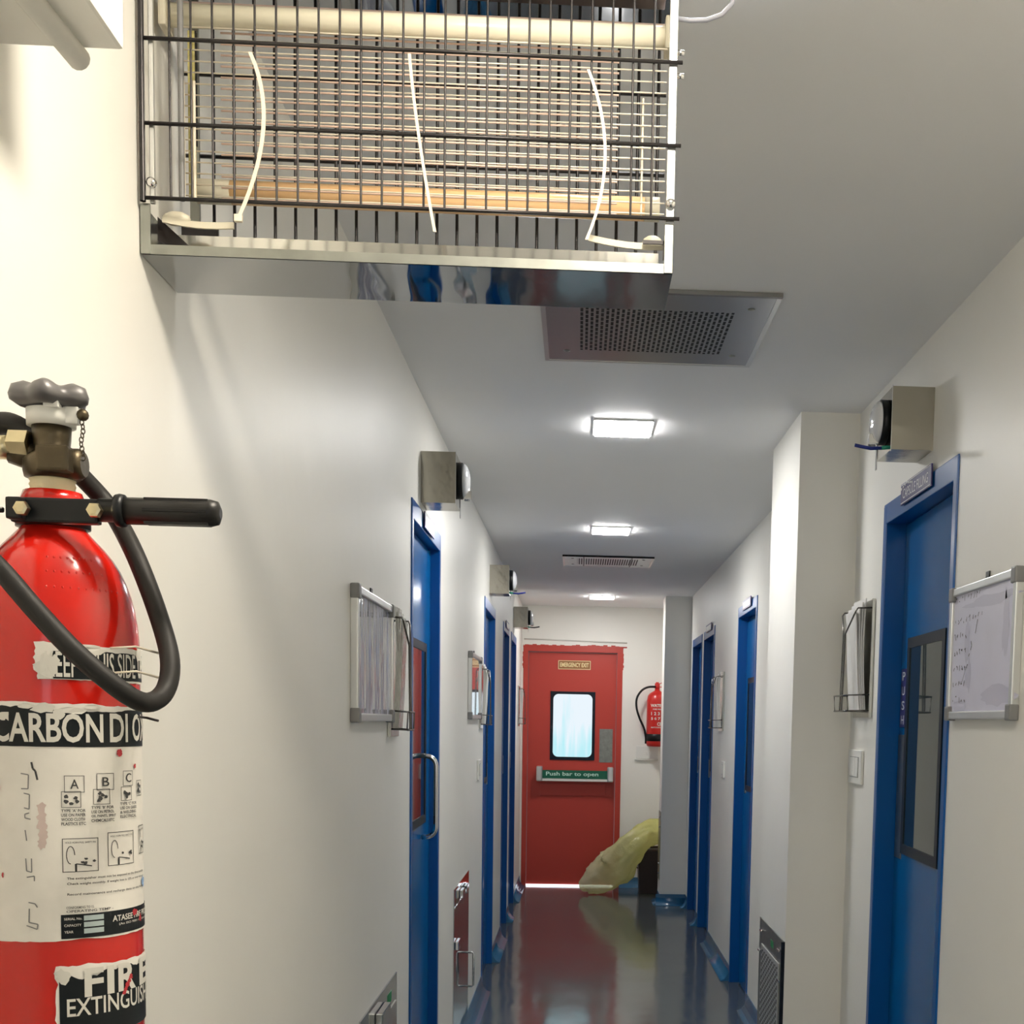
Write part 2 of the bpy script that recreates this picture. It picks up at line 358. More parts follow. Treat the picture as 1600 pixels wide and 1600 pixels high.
g = G(); hz0, hz1, hy = 1.05, 1.325, 4.33
pts = [(X(.043), hy, hz0)] + [(X(.043 - .048 * math.sin(a) ** .7), hy, hz0 + .035 * (1 - math.cos(a))) for a in [PI / 2 * k / 6 for k in range(1, 7)]]
pts += [(X(.043 - .048 * math.sin(a) ** .7), hy, hz1 - .035 * (1 - math.cos(a))) for a in [PI / 2 * k / 6 for k in range(6, 0, -1)]] + [(X(.043), hy, hz1)]
put('pull_handle', g.tube(pts, .0085, 12), 'chrome', t, label='curved chrome pull handle')
t, X = doors[4]
put('push_plate', G().box(X(.042), X(.0455), 3.612, 3.69, 1.075, 1.43, .0008), 'steeldull', t, label='brushed steel push plate')
ps = put('push_sign', G().box(X(.0425), X(.0455), 3.612, 3.684, 1.452, 1.618, .0006), 'navy', t, label='navy plate reading PUSH downwards')
g = G()
for k, ch in enumerate('PUSH'): flat_text(g, ch, (X(.0422), 3.666, 1.452 + .166 * (3 - k) / 4 + .008), (0, -1, 0), (0, 0, 1), .034, .025, .01)
put('lettering', g, 'signw', ps)
for ch in t.children:
    if ch.name.split('.')[0] in ('leaf', 'window_frame', 'window_pane', 'push_plate', 'push_sign'):
        for c2 in [ch] + list(ch.children):
            for v in c2.data.vertices: v.co.x += .028 * (v.co.y + t.location.y - 3.37)
for i, (a, yy) in enumerate(((5, 7.0), (6, 8.95), (7, 9.8), (1, 7.45), (2, 9.02), (3, 10.03))):
    t, X = doors[a]
    put('push_plate', G().box(X(.042), X(.0455), yy - .03, yy + .02, 1.075, 1.2, .0008), 'steeldull', t, label='small steel push plate')

# ------------------------------------------------------------ red emergency door
t = thing('door_9', 'red emergency exit door at the end of the corridor with daylit window and push bar', 'door', (-.05, YE + .04, 0), kind='structure')
g = G()
g.box(-.478, -.437, YE - .008, YE + .1, 0, 2.095, .003); g.box(.333, .381, YE - .008, YE + .1, 0, 2.095, .003); g.box(-.477, .380, YE - .0075, YE + .1, 2.046, 2.096, .003)
for k in range(26):      # ragged brushed paint edge onto the plaster
    x = -.47 + k * .034; h = .004 + random.random() * .012
    g.box(x, x + .036, YE - .003, YE + .01, 2.09, 2.096 + h)
for k in range(10):
    z = 1.9 + k * .02; h = .002 + random.random() * .01
    g.box(.38, .381 + h, YE - .003, YE + .01, z, z + .021); g.box(-.478 - h, -.478, YE - .003, YE + .01, z, z + .021)
put('frame', g, 'red', t)
put('leaf', G().box(-.434, .330, YE + .03, YE + .07, .014, 2.042, .002), 'red', t)
yf = YE + .03
P = lambda pts, y: [(x, y, z) for x, z in pts]
outer = rrect(-.046, 1.409, .390, .596, .008); inner = rrect(-.046, 1.411, .340, .545, .045)
g = G(); g.box(-.241, .149, yf - .008, yf + .001, 1.111, 1.707, .002)
put('window_frame', g, 'winrub', t, label='dark blue window surround')
put('window_pane', G().prism(P(inner, yf - .0105), (0, .002, 0)), 'daywin', t, label='frosted pane bright with daylight')
put('push_plate', G().box(.19, .306, yf - .004, yf + .001, 1.095, 1.387, .001), 'steeldull', t, label='grey steel plate')
put('threshold', G().box(-.434, .330, YE + .02, YE + .09, .001, .0135), 'daylight', t, label='white line of daylight under the door')  # glowing strip stands in for daylight leaking through the gap
es = put('exit_sign', G().box(-.179, .103, yf - .004, yf + .001, 1.898, 1.974, .001), 'signol', t, label='small framed sign reading EMERGENCY EXIT')
g = G(); flat_text(g, 'EMERGENCY EXIT', (-.163, yf - .0047, 1.918), (1, 0, 0), (0, 0, 1), .25, .038, .03)
for x0, x1, z0, z1 in ((-.179, .103, 1.969, 1.974), (-.179, .103, 1.898, 1.903), (-.179, -.174, 1.898, 1.974), (.098, .103, 1.898, 1.974)): g.box(x0, x1, yf - .0055, yf - .003, z0, z1)
put('lettering', g, 'signy', es)
pb = put('push_bar', G().box(-.315, .275, yf - .085, yf - .03, .945, 1.022, .004).box(-.318, .278, yf - .088, yf - .03, .928, .946, .003), 'white', t, label='white horizontal push bar')
g = G().box(-.305, .262, yf - .0875, yf - .084, .952, 1.024, .0008); put('sign_face', g, 'green', pb, label='green strip reading Push bar to open')
g = G(); flat_text(g, 'Push bar to open', (-.27, yf - .0882, .966), (1, 0, 0), (0, 0, 1), .455, .044, .018); put('lettering', g, 'signtxt', pb)
for x in (-.354, .262): put('end_bracket', G().box(x, x + .053, yf - .10, yf + .001, .925, 1.056, .012), 'alu', t, label='rounded silver end bracket of the push bar')
put('lower_rail', G().box(-.32, .25, yf - .012, yf + .001, .80, .90, .003), 'red', t)

# ------------------------------------------------------------ ceiling lights and vents
def led(x, y, w_, l_, label, m_):
    t = thing('ceiling_light', label, 'light', (x, y, CZ), 'square ceiling lights')
    f = .006
    g = G(); g.box(x - w_ / 2 - f, x + w_ / 2 + f, y - l_ / 2 - f, y - l_ / 2, CZ - .008, CZ - .0005); g.box(x - w_ / 2 - f, x + w_ / 2 + f, y + l_ / 2, y + l_ / 2 + f, CZ - .008, CZ - .0005)
    g.box(x - w_ / 2 - f, x - w_ / 2, y - l_ / 2, y + l_ / 2, CZ - .008, CZ - .0005); g.box(x + w_ / 2, x + w_ / 2 + f, y - l_ / 2, y + l_ / 2, CZ - .008, CZ - .0005)
    put('rim', g, 'white', t)
    put('diffuser', G().box(x - w_ / 2, x + w_ / 2, y - l_ / 2, y + l_ / 2, CZ - (.06 if m_ == 'lampn' else .013), CZ - .0005), m_, t)
led(.135, 4.40, .185, .21, 'nearest lit square ceiling light, beyond the big steel vent', 'lamp')
led(.155, 6.72, .185, .21, 'middle lit ceiling light, just before the slotted white vent', 'lamp')
led(.175, 10.29, .185, .21, 'farthest small lit ceiling light above the red door', 'lamp')
led(.13, .90, .185, .21, 'ceiling light above the viewer, before the insect killer', 'lampn')
led(.20, 1.715, .16, .10, 'ceiling light just out of view above the insect killer', 'lampc')
led(.13, -1.9, .185, .21, 'ceiling light behind the viewer', 'lampb')  # unseen panel added as fill light from behind
def vent(x0, x1, y0, y1, m_, label, light=False):
    t = thing('ceiling_vent', label, 'vent', (0, 0, CZ), 'ceiling vents')
    put('plate', G().box(x0 + .012, x1 - .012, y0 + .012, y1 - .012, CZ - .008, CZ - .006), m_, t)
    g = G(); g.box(x0, x1, y0, y0 + .012, CZ - .010, CZ - .0005); put('front_edge', g, 'darkgap' if light else 'greycap', t, label='dark front edge')
    g = G(); g.box(x0, x1, y1 - .012, y1, CZ - .009, CZ - .0005); g.box(x0, x0 + .012, y0 + .012, y1 - .012, CZ - .009, CZ - .0005); g.box(x1 - .012, x1, y0 + .012, y1 - .012, CZ - .009, CZ - .0005)
    put('rim', g, 'alu', t)
    for sx in (x0 + .06, x1 - .06):
        for sy in (y0 + .1, y1 - .1): put('screw', G().lathe((sx, sy, CZ - .0108), [(.002, 0), (.008, .001), (.009, .0028)], 12), 'greycap' if light else 'steeldull', t)
    return t
M['ventp'] = perf('perforated_vent_steel', (.40, .41, .42), 'XY', 80, 30, .55, .8, (-.012, .363, 3.15, 3.50), .5, .3)
M['ventw'] = perf('slotted_white_vent', (.85, .90, .88), 'XY', 68, 2.2, .5, .9, (-.02, .35, 7.87, 8.16), 0, .35, (.10, .10, .10), 0)
vent(-.105, .456, 3.02, 3.61, M['ventp'], 'large square steel ceiling vent with rows of slots, behind the insect killer')
v2 = vent(-.108, .443, 7.77, 8.25, M['ventw'], 'far white slotted ceiling vent between the second and third lights', True)
for x in (.02, .31): put('seam', G().box(x - .004, x + .004, 7.78, 8.24, CZ - .0095, CZ - .0078), 'greycap', v2)

# ------------------------------------------------------------ boxed duct with a pipe, top left
t = thing('wall_duct', 'cream boxed duct high on the left wall, nearest the viewer', 'duct', (WL, .8, 2.0))
put('casing', G().box(WL - .0005, -.387, .35, 1.142, 2.0, 2.13, .004), 'wall', t)
put('drain_pipe', G().tube([(-.452, .36, 1.996), (-.436, .9, 1.995), (-.426, 1.146, 1.994), (-.4258, 1.152, 1.995)], [.0095, .0095, .0095, .006], 14), 'plastery', t, label='thin round pipe under the duct')

# ------------------------------------------------------------ electric insect killer (wall-hung cage)
t = thing('insect_killer', 'caged electric insect killer of steel and wire, hung high from the left wall', 'insect killer', (WL, 1.565, 1.958))
X0, X1, Y0, Y1 = -.4935, .099, 1.50, 1.63
g = G(); g.box(X0, X1, Y0, Y1, 1.958, 1.9595); put('tray', g, 'steelmirror', t, label='polished collecting tray under the cage')
g = G(); g.box(X0, X1, Y0 - .001, Y0 + .002, 1.958, 1.9685); put('front_lip', g, 'steeldull', t)
g = G(); g.box(X0 + .012, X1 - .012, Y0 + .078, Y0 + .080, 1.96, 2.0075); put('inner_lip', g, 'steel', t)
for xa, xb in ((X0, X0 + .011), (X1 - .010, X1)):
    put('end_upright', G().box(xa, xb, Y0 - .002, Y0 + .0005, 1.958, 2.012, .0006), 'steeldull', t)
for xa in (X0 + .0005, X1 - .0025): put('side_plate', G().box(xa, xa + .002, Y0 + .001, Y1, 1.959, 2.012), 'steel', t)
g = G(); g.prism([(X0 + .012, 1.52, 2.006), (X0 + .012, 1.52, 1.98), (X0 + .05, 1.60, 1.98)], (0, .004, 0)); g.box(X0 + .012, X0 + .055, 1.608, 1.612, 1.985, 2.03); put('bracket', g, 'wire', t, label='dark corner bracket')
g = G(); g.box(X1 - .034, X1 - .008, 1.505, 1.508, 1.992, 1.996); g.box(X1 - .011, X1 - .008, 1.505, 1.508, 1.975, 1.996); put('bracket', g, 'wire', t, label='small dark corner bracket')
g = G(); g.box(X0, X1, Y0 + .004, Y1, 2.285, 2.38, .003); put('housing', g, 'steelmirror', t, label='polished top housing')
def vwire(g, x, y, z0, z1, r, seg=6): g.tube([(x, y, z0), (x, y, z1)], r, seg, False)
def hwire(g, x0, x1, y, z, r, seg=6): g.tube([(x0, y, z), (x1, y, z)], r, seg, True)
g = G(); xs = [-.459 + k * .02313 for k in range(24)]
for x in xs: vwire(g, x, Y0 - .004, 2.016, 2.29, .0013)
for z in (2.016, 2.095, 2.184): hwire(g, X0 + .002, X1 + .006, Y0 - .0065, z, .0022, 8)
vwire(g, X0 + .005, Y0 - .007, 2.012, 2.29, .0034, 8)
put('front_guard', g, 'wire', t, label='dark wire front guard')
g = G()
for k in range(24): vwire(g, -.472 + k * .02425, Y1 - .004, 1.975, 2.284, .0020)
for z in (2.118, 2.212, 2.281): hwire(g, X0 + .004, X1 - .004, Y1 - .0005, z, .0023)
put('rear_guard', g, 'wire', t, label='black wire rear guard')
g = G()
for k in range(16): hwire(g, -.462, X1 - .008, 1.548, 2.041 + k * .01225, .00085)
put('wire_grid', g, 'wirel', t, label='pale high voltage wires')
g = G()
for k in range(16): hwire(g, -.424, .036, 1.572, 2.048 + k * .01225, .0011)
put('wire_grid', g, 'wirep', t, label='pinkish high voltage wires behind the pale ones')
g = G(); g.cyl((-.478, 1.56, 2.243), (.09, 1.56, 2.243), .0125, 20); put('lamp_tube', g, 'tubew', t, label='milky upper lamp tube')
g = G(); g.cyl((-.42, 1.60, 2.066), (.07, 1.60, 2.066), .0135, 20); put('lamp_tube', g, 'tubeo', t, label='amber lower lamp tube')
g = G(); g.cyl((-.46, 1.60, 2.066), (-.42, 1.60, 2.066), .0138, 20); put('tube_end', g, 'cream', t); 
g = G(); g.cyl((.07, 1.60, 2.066), (.088, 1.60, 2.066), .0138, 20); put('tube_end', g, 'cream', t)
put('batten', G().box(-.478, .09, 1.585, 1.606, 2.262, 2.272, .001), 'batten', t)
for x in (-.487, .088): put('lamp_socket', G().box(x, x + .009, 1.545, 1.58, 2.225, 2.262, .003), 'cream', t)
for xa in (-.459, -.447):
    vw = G(); vwire(vw, xa, 1.545, 2.035, 2.165, .0018, 8); put('grid_rod', vw, 'tie', t)
g = G(); g.box(-.457, -.449, 1.556, 1.56, 2.04, 2.225); put('grid_spacer', g, 'gold', t, label='yellowed insulating strip')
g = G(); g.box(-.452, -.4475, 1.5562, 1.5605, 2.10, 2.225); put('grid_spacer', g, 'darkgap', t)
for xa in (.064, .076):
    vw = G(); vwire(vw, xa, 1.55, 2.035, 2.17, .0013, 8); put('grid_rod', vw, 'tie', t)
put('corner_post', G().box(X0 + .011, X0 + .0165, Y0 - .003, Y0 + .002, 2.012, 2.285, .001), 'alu', t)
put('corner_post', G().box(X1 - .009, X1 + .0005, Y0 - .003, Y0 + .002, 2.012, 2.285, .001), 'alu', t)
put('side_panel', G().box(X0 + .019, X0 + .030, 1.62, 1.625, 2.02, 2.285), 'steeldull', t, label='grey inner side strip')
vw = G(); vwire(vw, X0 + .035, 1.535, 2.03, 2.285, .0035, 8); put('grid_rod', vw, 'greycap', t)
for x in (X0 + .0135, X1 - .004):
    g = G(); g.lathe((x, Y0 - .009, 2.033), [(.001, 0), (.0045, .0006), (.0055, .003), (.0058, .006)], 16, 'y'); put('screw', g, 'chrome', t)
for z in (2.205, 2.18): g = G(); g.cyl((X1 + .0005, 1.515, z), (X1 + .009, 1.515, z), .003, 10); put('screw', g, 'chrome', t)
for x0, x1, z0, z1 in ((-.474, -.395, 2.001, 1.997), (.003, .09, 1.999, 1.992)):
    g = G(); n = 8
    pts = [(x0 + (x1 - x0) * k / n, 1.512, z0 + (z1 - z0) * k / n - .003 * math.sin(PI * k / n)) for k in range(n + 1)]
    for a, b_ in zip(pts, pts[1:]): g.hexa([(a[0], a[1], a[2] - .0035), (b_[0], b_[1], b_[2] - .0035), (b_[0], b_[1] + .003, b_[2] - .0035), (a[0], a[1] + .003, a[2] - .0035), (a[0], a[1], a[2] + .0035), (b_[0], b_[1], b_[2] + .0035), (b_[0], b_[1] + .003, b_[2] + .0035), (a[0], a[1] + .003, a[2] + .0035)])
    put('support_strip', g, 'cream', t, label='cream plastic strip')
put('insulator', G().ball((X1 - .022, 1.53, 2.002), .010, 12, (1.2, .8, .8)), 'cream', t)
put('insulator', G().ball((X0 + .03, 1.53, 2.008), .009, 12, (1.8, .8, .9)), 'cream', t)
def strip(name, pts, w_, label, head=False):
    g = G(); P_ = []
    n = 14; pts = [Vector(p) for p in pts]
    for k in range(n + 1):      # quadratic bezier
        u = k / n; P_.append(pts[0] * (1 - u) ** 2 + pts[1] * 2 * u * (1 - u) + pts[2] * u ** 2)
    for a, b_ in zip(P_, P_[1:]):
        g.hexa([(a.x - w_, a.y, a.z), (a.x + w_, a.y, a.z), (a.x + w_, a.y + .0012, a.z), (a.x - w_, a.y + .0012, a.z), (b_.x - w_, b_.y, b_.z), (b_.x + w_, b_.y, b_.z), (b_.x + w_, b_.y + .0012, b_.z), (b_.x - w_, b_.y + .0012, b_.z)])
    if head: e = P_[-1]; g.box(e.x - .004, e.x + .005, e.y - .003, e.y + .003, e.z - .004, e.z + .004, .001)
    put(name, g, 'tie', None, label, 'cable tie', 'cable ties on the insect killer')
strip('cable_tie', [(-.370, 1.4885, 2.172), (-.335, 1.4885, 2.10), (-.384, 1.4885, 1.996)], .0022, 'curved cream cable tie on the left of the cage', True)
strip('cable_tie', [(-.197, 1.4885, 2.178), (-.190, 1.4885, 2.10), (-.168, 1.4885, 1.990)], .0017, 'nearly straight cream cable tie in the middle of the cage')
strip('cable_tie', [(.000, 1.4885, 2.170), (.040, 1.4885, 2.08), (.001, 1.4885, 1.988)], .0017, 'bent cream cable tie on the right of the cage')
put('cable', G().tube([(.096, 1.60, 2.287), (.12, 1.60, 2.2845), (.140, 1.60, 2.286), (.158, 1.60, 2.293), (.170, 1.60, 2.306), (.176, 1.60, 2.33), (.178, 1.60, 2.38), (.178, 1.60, 2.44)], .0026, 10), 'cable', None, 'grey power cable looping from the insect killer up to the ceiling', 'cable')

# ------------------------------------------------------------ large CO2 extinguisher
AX, AY, R = -.3965, 1.0, .0595
cc = Vector((-AX, -AY, 0)).normalized(); rr = Vector((-cc.y, cc.x, 0))
t = thing('fire_extinguisher', 'large red carbon dioxide extinguisher with torn labels, left foreground', 'fire extinguisher', (AX, AY, 1.03))
def C(u, z, off=.0006):
    a = u / R; p = cc * math.cos(a) + rr * math.sin(a); return (AX + p.x * (R + off), AY + p.y * (R + off), z)
prof = [(.012, 1.03), (.04, 1.032), (.055, 1.042), (R, 1.06)] + [(R, 1.06 + k * .04) for k in range(1, 12)]
prof = [(r, z) for r, z in prof if z < 1.515]
prof = [p for p in prof if p[1] < 1.49] + [(R, 1.498), (.0592, 1.506), (.0583, 1.516), (.0565, 1.527), (.0541, 1.537), (.0508, 1.547), (.0468, 1.556), (.0415, 1.5645), (.0355, 1.572), (.029, 1.579), (.0235, 1.585), (.021, 1.590), (.0205, 1.594), (.019, 1.60)]
put('cylinder', G().lathe((AX, AY, 0), prof, 72), 'extred', t)
def sheet(u0, u1, ztop, zbot, jt=0, jb=0, n=60, off=.0006, jl=0):
    g = G(); A, B_ = [], []
    m_ = 12; grid = []
    tj = bj = 0
    for i in range(n + 1):
        u = u0 + (u1 - u0) * i / n
        tj = max(-jt, min(jt, tj + random.uniform(-jt, jt) * .6)); bj = max(-jb, min(jb, bj + random.uniform(-jb, jb) * .6))
        grid.append([g.b.verts.new(C(u + (random.uniform(-jl, jl) if i == 0 else 0), (ztop + tj) * (1 - k / m_) + (zbot + bj) * k / m_, off)) for k in range(m_ + 1)])
    for i in range(n):
        for k in range(m_): g.b.faces.new((grid[i][k], grid[i + 1][k], grid[i + 1][k + 1], grid[i][k + 1])).smooth = True
    return g
def ctext(g, s, u, z, w_, h, bold=0, off=.0012, slope=0):
    vs, fs = text_geo(s, bold); b2 = bmesh.new(); bv = [b2.verts.new((x * w_, y * h, 0)) for x, y in vs]
    for f in fs:
        try: b2.faces.new([bv[i] for i in f])
        except ValueError: pass
    x = .003
    while x < w_:
        bmesh.ops.bisect_plane(b2, geom=b2.verts[:] + b2.edges[:] + b2.faces[:], plane_co=(x, 0, 0), plane_no=(1, 0, 0)); x += .003
    mp = {v: g.b.verts.new(C(u + v.co.x, z + v.co.y + slope * v.co.x, off)) for v in b2.verts}
    for f in b2.faces:
        try: g.b.faces.new([mp[v] for v in f.verts])
        except ValueError: pass
    b2.free(); return g
def crect(g, u0, u1, z0, z1, off=.001):
    n = max(1, int(abs(u1 - u0) / .004))
    for i in range(n):
        a, b_ = u0 + (u1 - u0) * i / n, u0 + (u1 - u0) * (i + 1) / n
        g.face([C(a, z0, off), C(b_, z0, off), C(b_, z1, off), C(a, z1, off)])
def cframe(g, u0, u1, z0, z1, t_=.0004, off=.001):
    crect(g, u0, u1, z0, z0 + t_, off); crect(g, u0, u1, z1 - t_, z1, off); crect(g, u0, u0 + t_, z0, z1, off); crect(g, u1 - t_, u1, z0, z1, off)
def cline(g, pts, wd=.0003, off=.0011):
    for (a, b_), (c, d) in zip(pts, pts[1:]):
        dx, dz = c - a, d - b_; L = math.hypot(dx, dz) or 1; nx, nz = -dz / L * wd, dx / L * wd
        g.face([C(a - nx, b_ - nz, off), C(c - nx, d - nz, off), C(c + nx, d + nz, off), C(a + nx, b_ + nz, off)])
def blob(g, u, z, ru, rz, off=.0013, n=14):
    g.face([C(u + ru * math.cos(2 * PI * k / n) * random.uniform(.6, 1.2), z + rz * math.sin(2 * PI * k / n) * random.uniform(.6, 1.2), off) for k in range(n)])
def U(p): return R * math.asin(max(-.999, min(.999, (p - 97) / 146.0)))        # sheet coordinate across the label
def Zv(v): return 1.45 - (v - 1117) * .000458                                   # sheet coordinate down the label
WRAP = R * 1.75
# the three stickers
lb = put('label', sheet(-WRAP, WRAP, Zv(1106), Zv(1482), .0012, .0008), 'label', t, label='large worn white instruction label')
g = sheet(-WRAP, WRAP, Zv(1114), Zv(1174), .0018, .0002, off=.0009); put('banner', g, 'labelk', lb, label='black banner of the label')
g = G(); ctext(g, 'CARBON', U(-3), Zv(1167), U(171) - U(-3), .0212, .022, .0013); ctext(g, 'DI', U(182), Zv(1166), U(213) - U(182), .0212, .022, .0013); ctext(g, 'OXIDE', U(221), Zv(1165), .055, .0208, .022, .0013)
for u, z, a, b_ in ((U(12), Zv(1126), .006, .003), (U(75), Zv(1113), .010, .0035), (U(120), Zv(1116), .012, .003), (U(152), Zv(1110), .007, .002), (U(48), Zv(1110), .008, .002), (U(100), Zv(1122), .004, .004)): blob(g, u, z, a, b_, .0013)
put('lettering', g, 'inkw', lb)
g = G()      # small print, pictograms
for (a, b_, c, d, ch) in ((106, 139, 1219, 1246, 'A'), (159, 188, 1216, 1243, 'B'), (204, 221, 1213, 1238, 'C')):
    cframe(g, U(a), U(b_), Zv(d), Zv(c)); m_ = (U(a) + U(b_)) / 2; ctext(g, ch, m_ - .0028, Zv(d - 6), .0056 if ch != 'C' else .0064, .0068, .01)
for (a, b_, c, d) in ((101, 133, 1244, 1270), (153, 181, 1241, 1266), (200, 219, 1239, 1262), (228, 237, 1230, 1256)):
    cframe(g, U(a), U(b_), Zv(d), Zv(c))
    for k in range(6): blob(g, U(a) + (U(b_) - U(a)) * random.uniform(.2, .8), Zv(d) + (Zv(c) - Zv(d)) * random.uniform(.25, .75), .0016, .0015)
for px_, v_, rows in ((98, 1277, ("TYPE 'A' FOR", 'USE ON PAPER', 'WOOD CLOTH', 'PLASTICS ETC')), (147, 1273, ("TYPE 'B' FOR", 'USE ON PETROL', 'OIL PAINTS, SPIRIT', 'CHEMICALS ETC')), (196, 1269, ("TYPE 'C' FOR", 'USE ON GASES', '& WELDING', 'ELECTRICAL'))):
    for k, s in enumerate(rows):
        wd = (.0172, .0185, .021)[0 if px_ == 98 else 1 if px_ == 147 else 2] * (.8 + .017 * len(s))
        ctext(g, s, U(px_) + .001, Zv(v_ + 7 * k), wd * .95, .0022, .02)
for (a, b_, c, d) in ((101, 160, 1319, 1373), (176, 221, 1312, 1367), (231, 240, 1306, 1354)):
    cframe(g, U(a), U(b_), Zv(d), Zv(c), .0005); w_ = U(b_) - U(a); u0 = U(a); z0 = Zv(d)
    ctext(g, 'HOLD HORN PULL SAFETY PIN', u0 + w_ * .08, Zv(c + 8), w_ * .84, .0013, .01)
    cline(g, [(u0 + w_ * (.22 + .11 * math.cos(q)), z0 + .0125 + .0065 * math.sin(q)) for q in [PI * 1.5 * k / 10 for k in range(11)]], .0003)
    crect(g, u0 + w_ * .33, u0 + w_ * .39, z0 + .0005, z0 + .006)
    cline(g, [(u0 + w_ * .36, z0 + .006), (u0 + w_ * .5, z0 + .0055), (u0 + w_ * .8, z0 + .004)], .0004)
    for k in range(5): blob(g, u0 + w_ * random.uniform(.5, .88), z0 + random.uniform(.005, .0105), .0014, .001)
for k, s in enumerate(('The extinguisher must not be exposed to the direct sunlight', 'Check weight monthly. If weight loss is 10% or over recharge', '', 'Record maintenance and recharge dates on attached tag')):
    if s: ctext(g, s, U(108), Zv(1386 + k * 8.5), U(238) - U(108), .0022, .012)
ctext(g, 'CONFORMING TO I.S.', U(106), Zv(1432), .019, .0018, .01); ctext(g, 'OPERATING TEMP -', U(106), Zv(1438), .034, .0018, .01)
cline(g, [(U(55), Zv(1198)), (U(57), Zv(1208)), (U(61), Zv(1212)), (U(64), Zv(1226))], .0007)
put('small_print', g, 'ink', lb, label='pictograms and instructions printed in dark grey')
g = G()
for pts in (((38, 1216), (50, 1218), (49, 1240), (38, 1240)), ((42, 1247), (51, 1249), (50, 1272), (42, 1270)), ((50, 1278), (43, 1280), (43, 1286), (52, 1288)), ((43, 1305), (45, 1322)), ((52, 1350), (52, 1372), (44, 1370), (43, 1350)), ((44, 1380), (56, 1378), (56, 1386)), ((60, 1428), (56, 1422), (46, 1420)), ((47, 1430), (46, 1452), (60, 1455), (59, 1463), (42, 1457))):
    cline(g, [(U(a), Zv(b_)) for a, b_ in pts], .0004)
put('pen_marks', g, 'greycap', lb)
g = G(); crect(g, U(97), WRAP, Zv(1480), Zv(1441), .0009); put('table_banner', g, 'labelk', lb, label='dark table at the foot of the label')
g = G()
for k in range(3): crect(g, U(134), U(167), Zv(1452 + k * 10.5), Zv(1444 + k * 10.5), .0012)
put('table_cells', g, 'lblgrey', lb)
g = G()
for k, s in enumerate(('SERIAL No.', 'CAPACITY', 'YEAR')): ctext(g, s, U(102), Zv(1450 + k * 10.5), (.012, .0115, .006)[k], .0018, .01)
ctext(g, 'ATASEE FIRE PRODUCTS', U(182), Zv(1459), .066, .0046, .022); ctext(g, '(An ISO 9001 Certified Company)', U(193), Zv(1467), .055, .0022, .01)
put('lettering', g, 'inkw', lb)
g = G()
g.b.free()
for u, z, a, b_ in ((198, 1183, .0028, .0028), (225, 1206, .0018, .0018), (221, 1450, .004, .0028), (231, 1462, .002, .0035), (3, 1240, .001, .003), (6, 1377, .001, .002)): g = G(); blob(g, U(u), Zv(z), a, b_, .0014); put('paint_stain', g, 'stain', lb)
g = G()
for k in range(5): blob(g, U(69 + k % 2), Zv(1270 + k * 14), .0035, .005, .00075)
put('paint_stain', g, 'pinkstain', lb, label='faint pink smear')
g = G(); blob(g, U(238), Zv(1402), .0045, .004, .0012); put('stamp', g, 'bluestamp', lb)
l2 = put('label', sheet(U(64), WRAP, Zv(1012), Zv(1069), .0012, .0005, jl=.0016, n=40), 'label', t, label='torn white and black label reading KEEP THIS SIDE UP')
g = sheet(U(92), WRAP, Zv(1024), Zv(1067), .001, .0003, 40, .0009); put('banner', g, 'labelk', l2)
g = G(); ctext(g, 'KEEP', U(80), Zv(1064), U(132) - U(80), .0182, .01, .0013); ctext(g, 'THIS', U(148), Zv(1063), U(191) - U(148), .018, .01, .0013); ctext(g, 'SIDE', U(197), Zv(1062), .0215, .0178, .005, .0013); ctext(g, 'UP', U(233), Zv(1061), .012, .017, .03, .0013)
blob(g, U(84), Zv(1046), .009, .0085, .00135); blob(g, U(150), Zv(1020), .014, .0035, .0013); blob(g, U(236), Zv(1022), .008, .006, .0013)
put('lettering', g, 'inkw', l2)
l3 = put('label', sheet(U(88), WRAP, Zv(1524), Zv(1640), .0012, .0005, jl=.0016, n=40), 'label', t, label='torn white label reading FIRE EXTINGUISHER')
g = sheet(U(92), WRAP * .98, Zv(1541), Zv(1640), .003, .0003, 40, .0009); put('banner', g, 'labelk', l3)
g = G()
for ch, a, b_ in (('F', 133, 165), ('I', 171, 183), ('R', 190, 221), ('E', 228, 242.3)): ctext(g, ch, U(a), Zv(1577), U(b_) - U(a), .0215, .03 if ch != 'I' else .0, .0013)
ctext(g, 'EXTINGUISHER', U(104), Zv(1607), .096, .0135, .012, .0013)
blob(g, U(99), Zv(1540), .006, .006, .0013)
put('lettering', g, 'inkw', l3)
g = G()
for k in range(5): blob(g, U(212 - k * 3), Zv(1556 + k * 6), .0022, .0022, .0015)
put('paint_stain', g, 'stain', l3)
g = G()
for z, n_, r_r in ((1.550, 9, .0492), (1.5605, 8, .0438), (1.5385, 11, .0533)):
    for k in range(n_):
        a = -.1 + k * .1; p = cc * math.cos(a) + rr * math.sin(a)
        g.ball((AX + p.x * r_r, AY + p.y * r_r, z), .0009, 6, (1, 1, 1.4))
put('stamped_marks', g, 'extred', t)
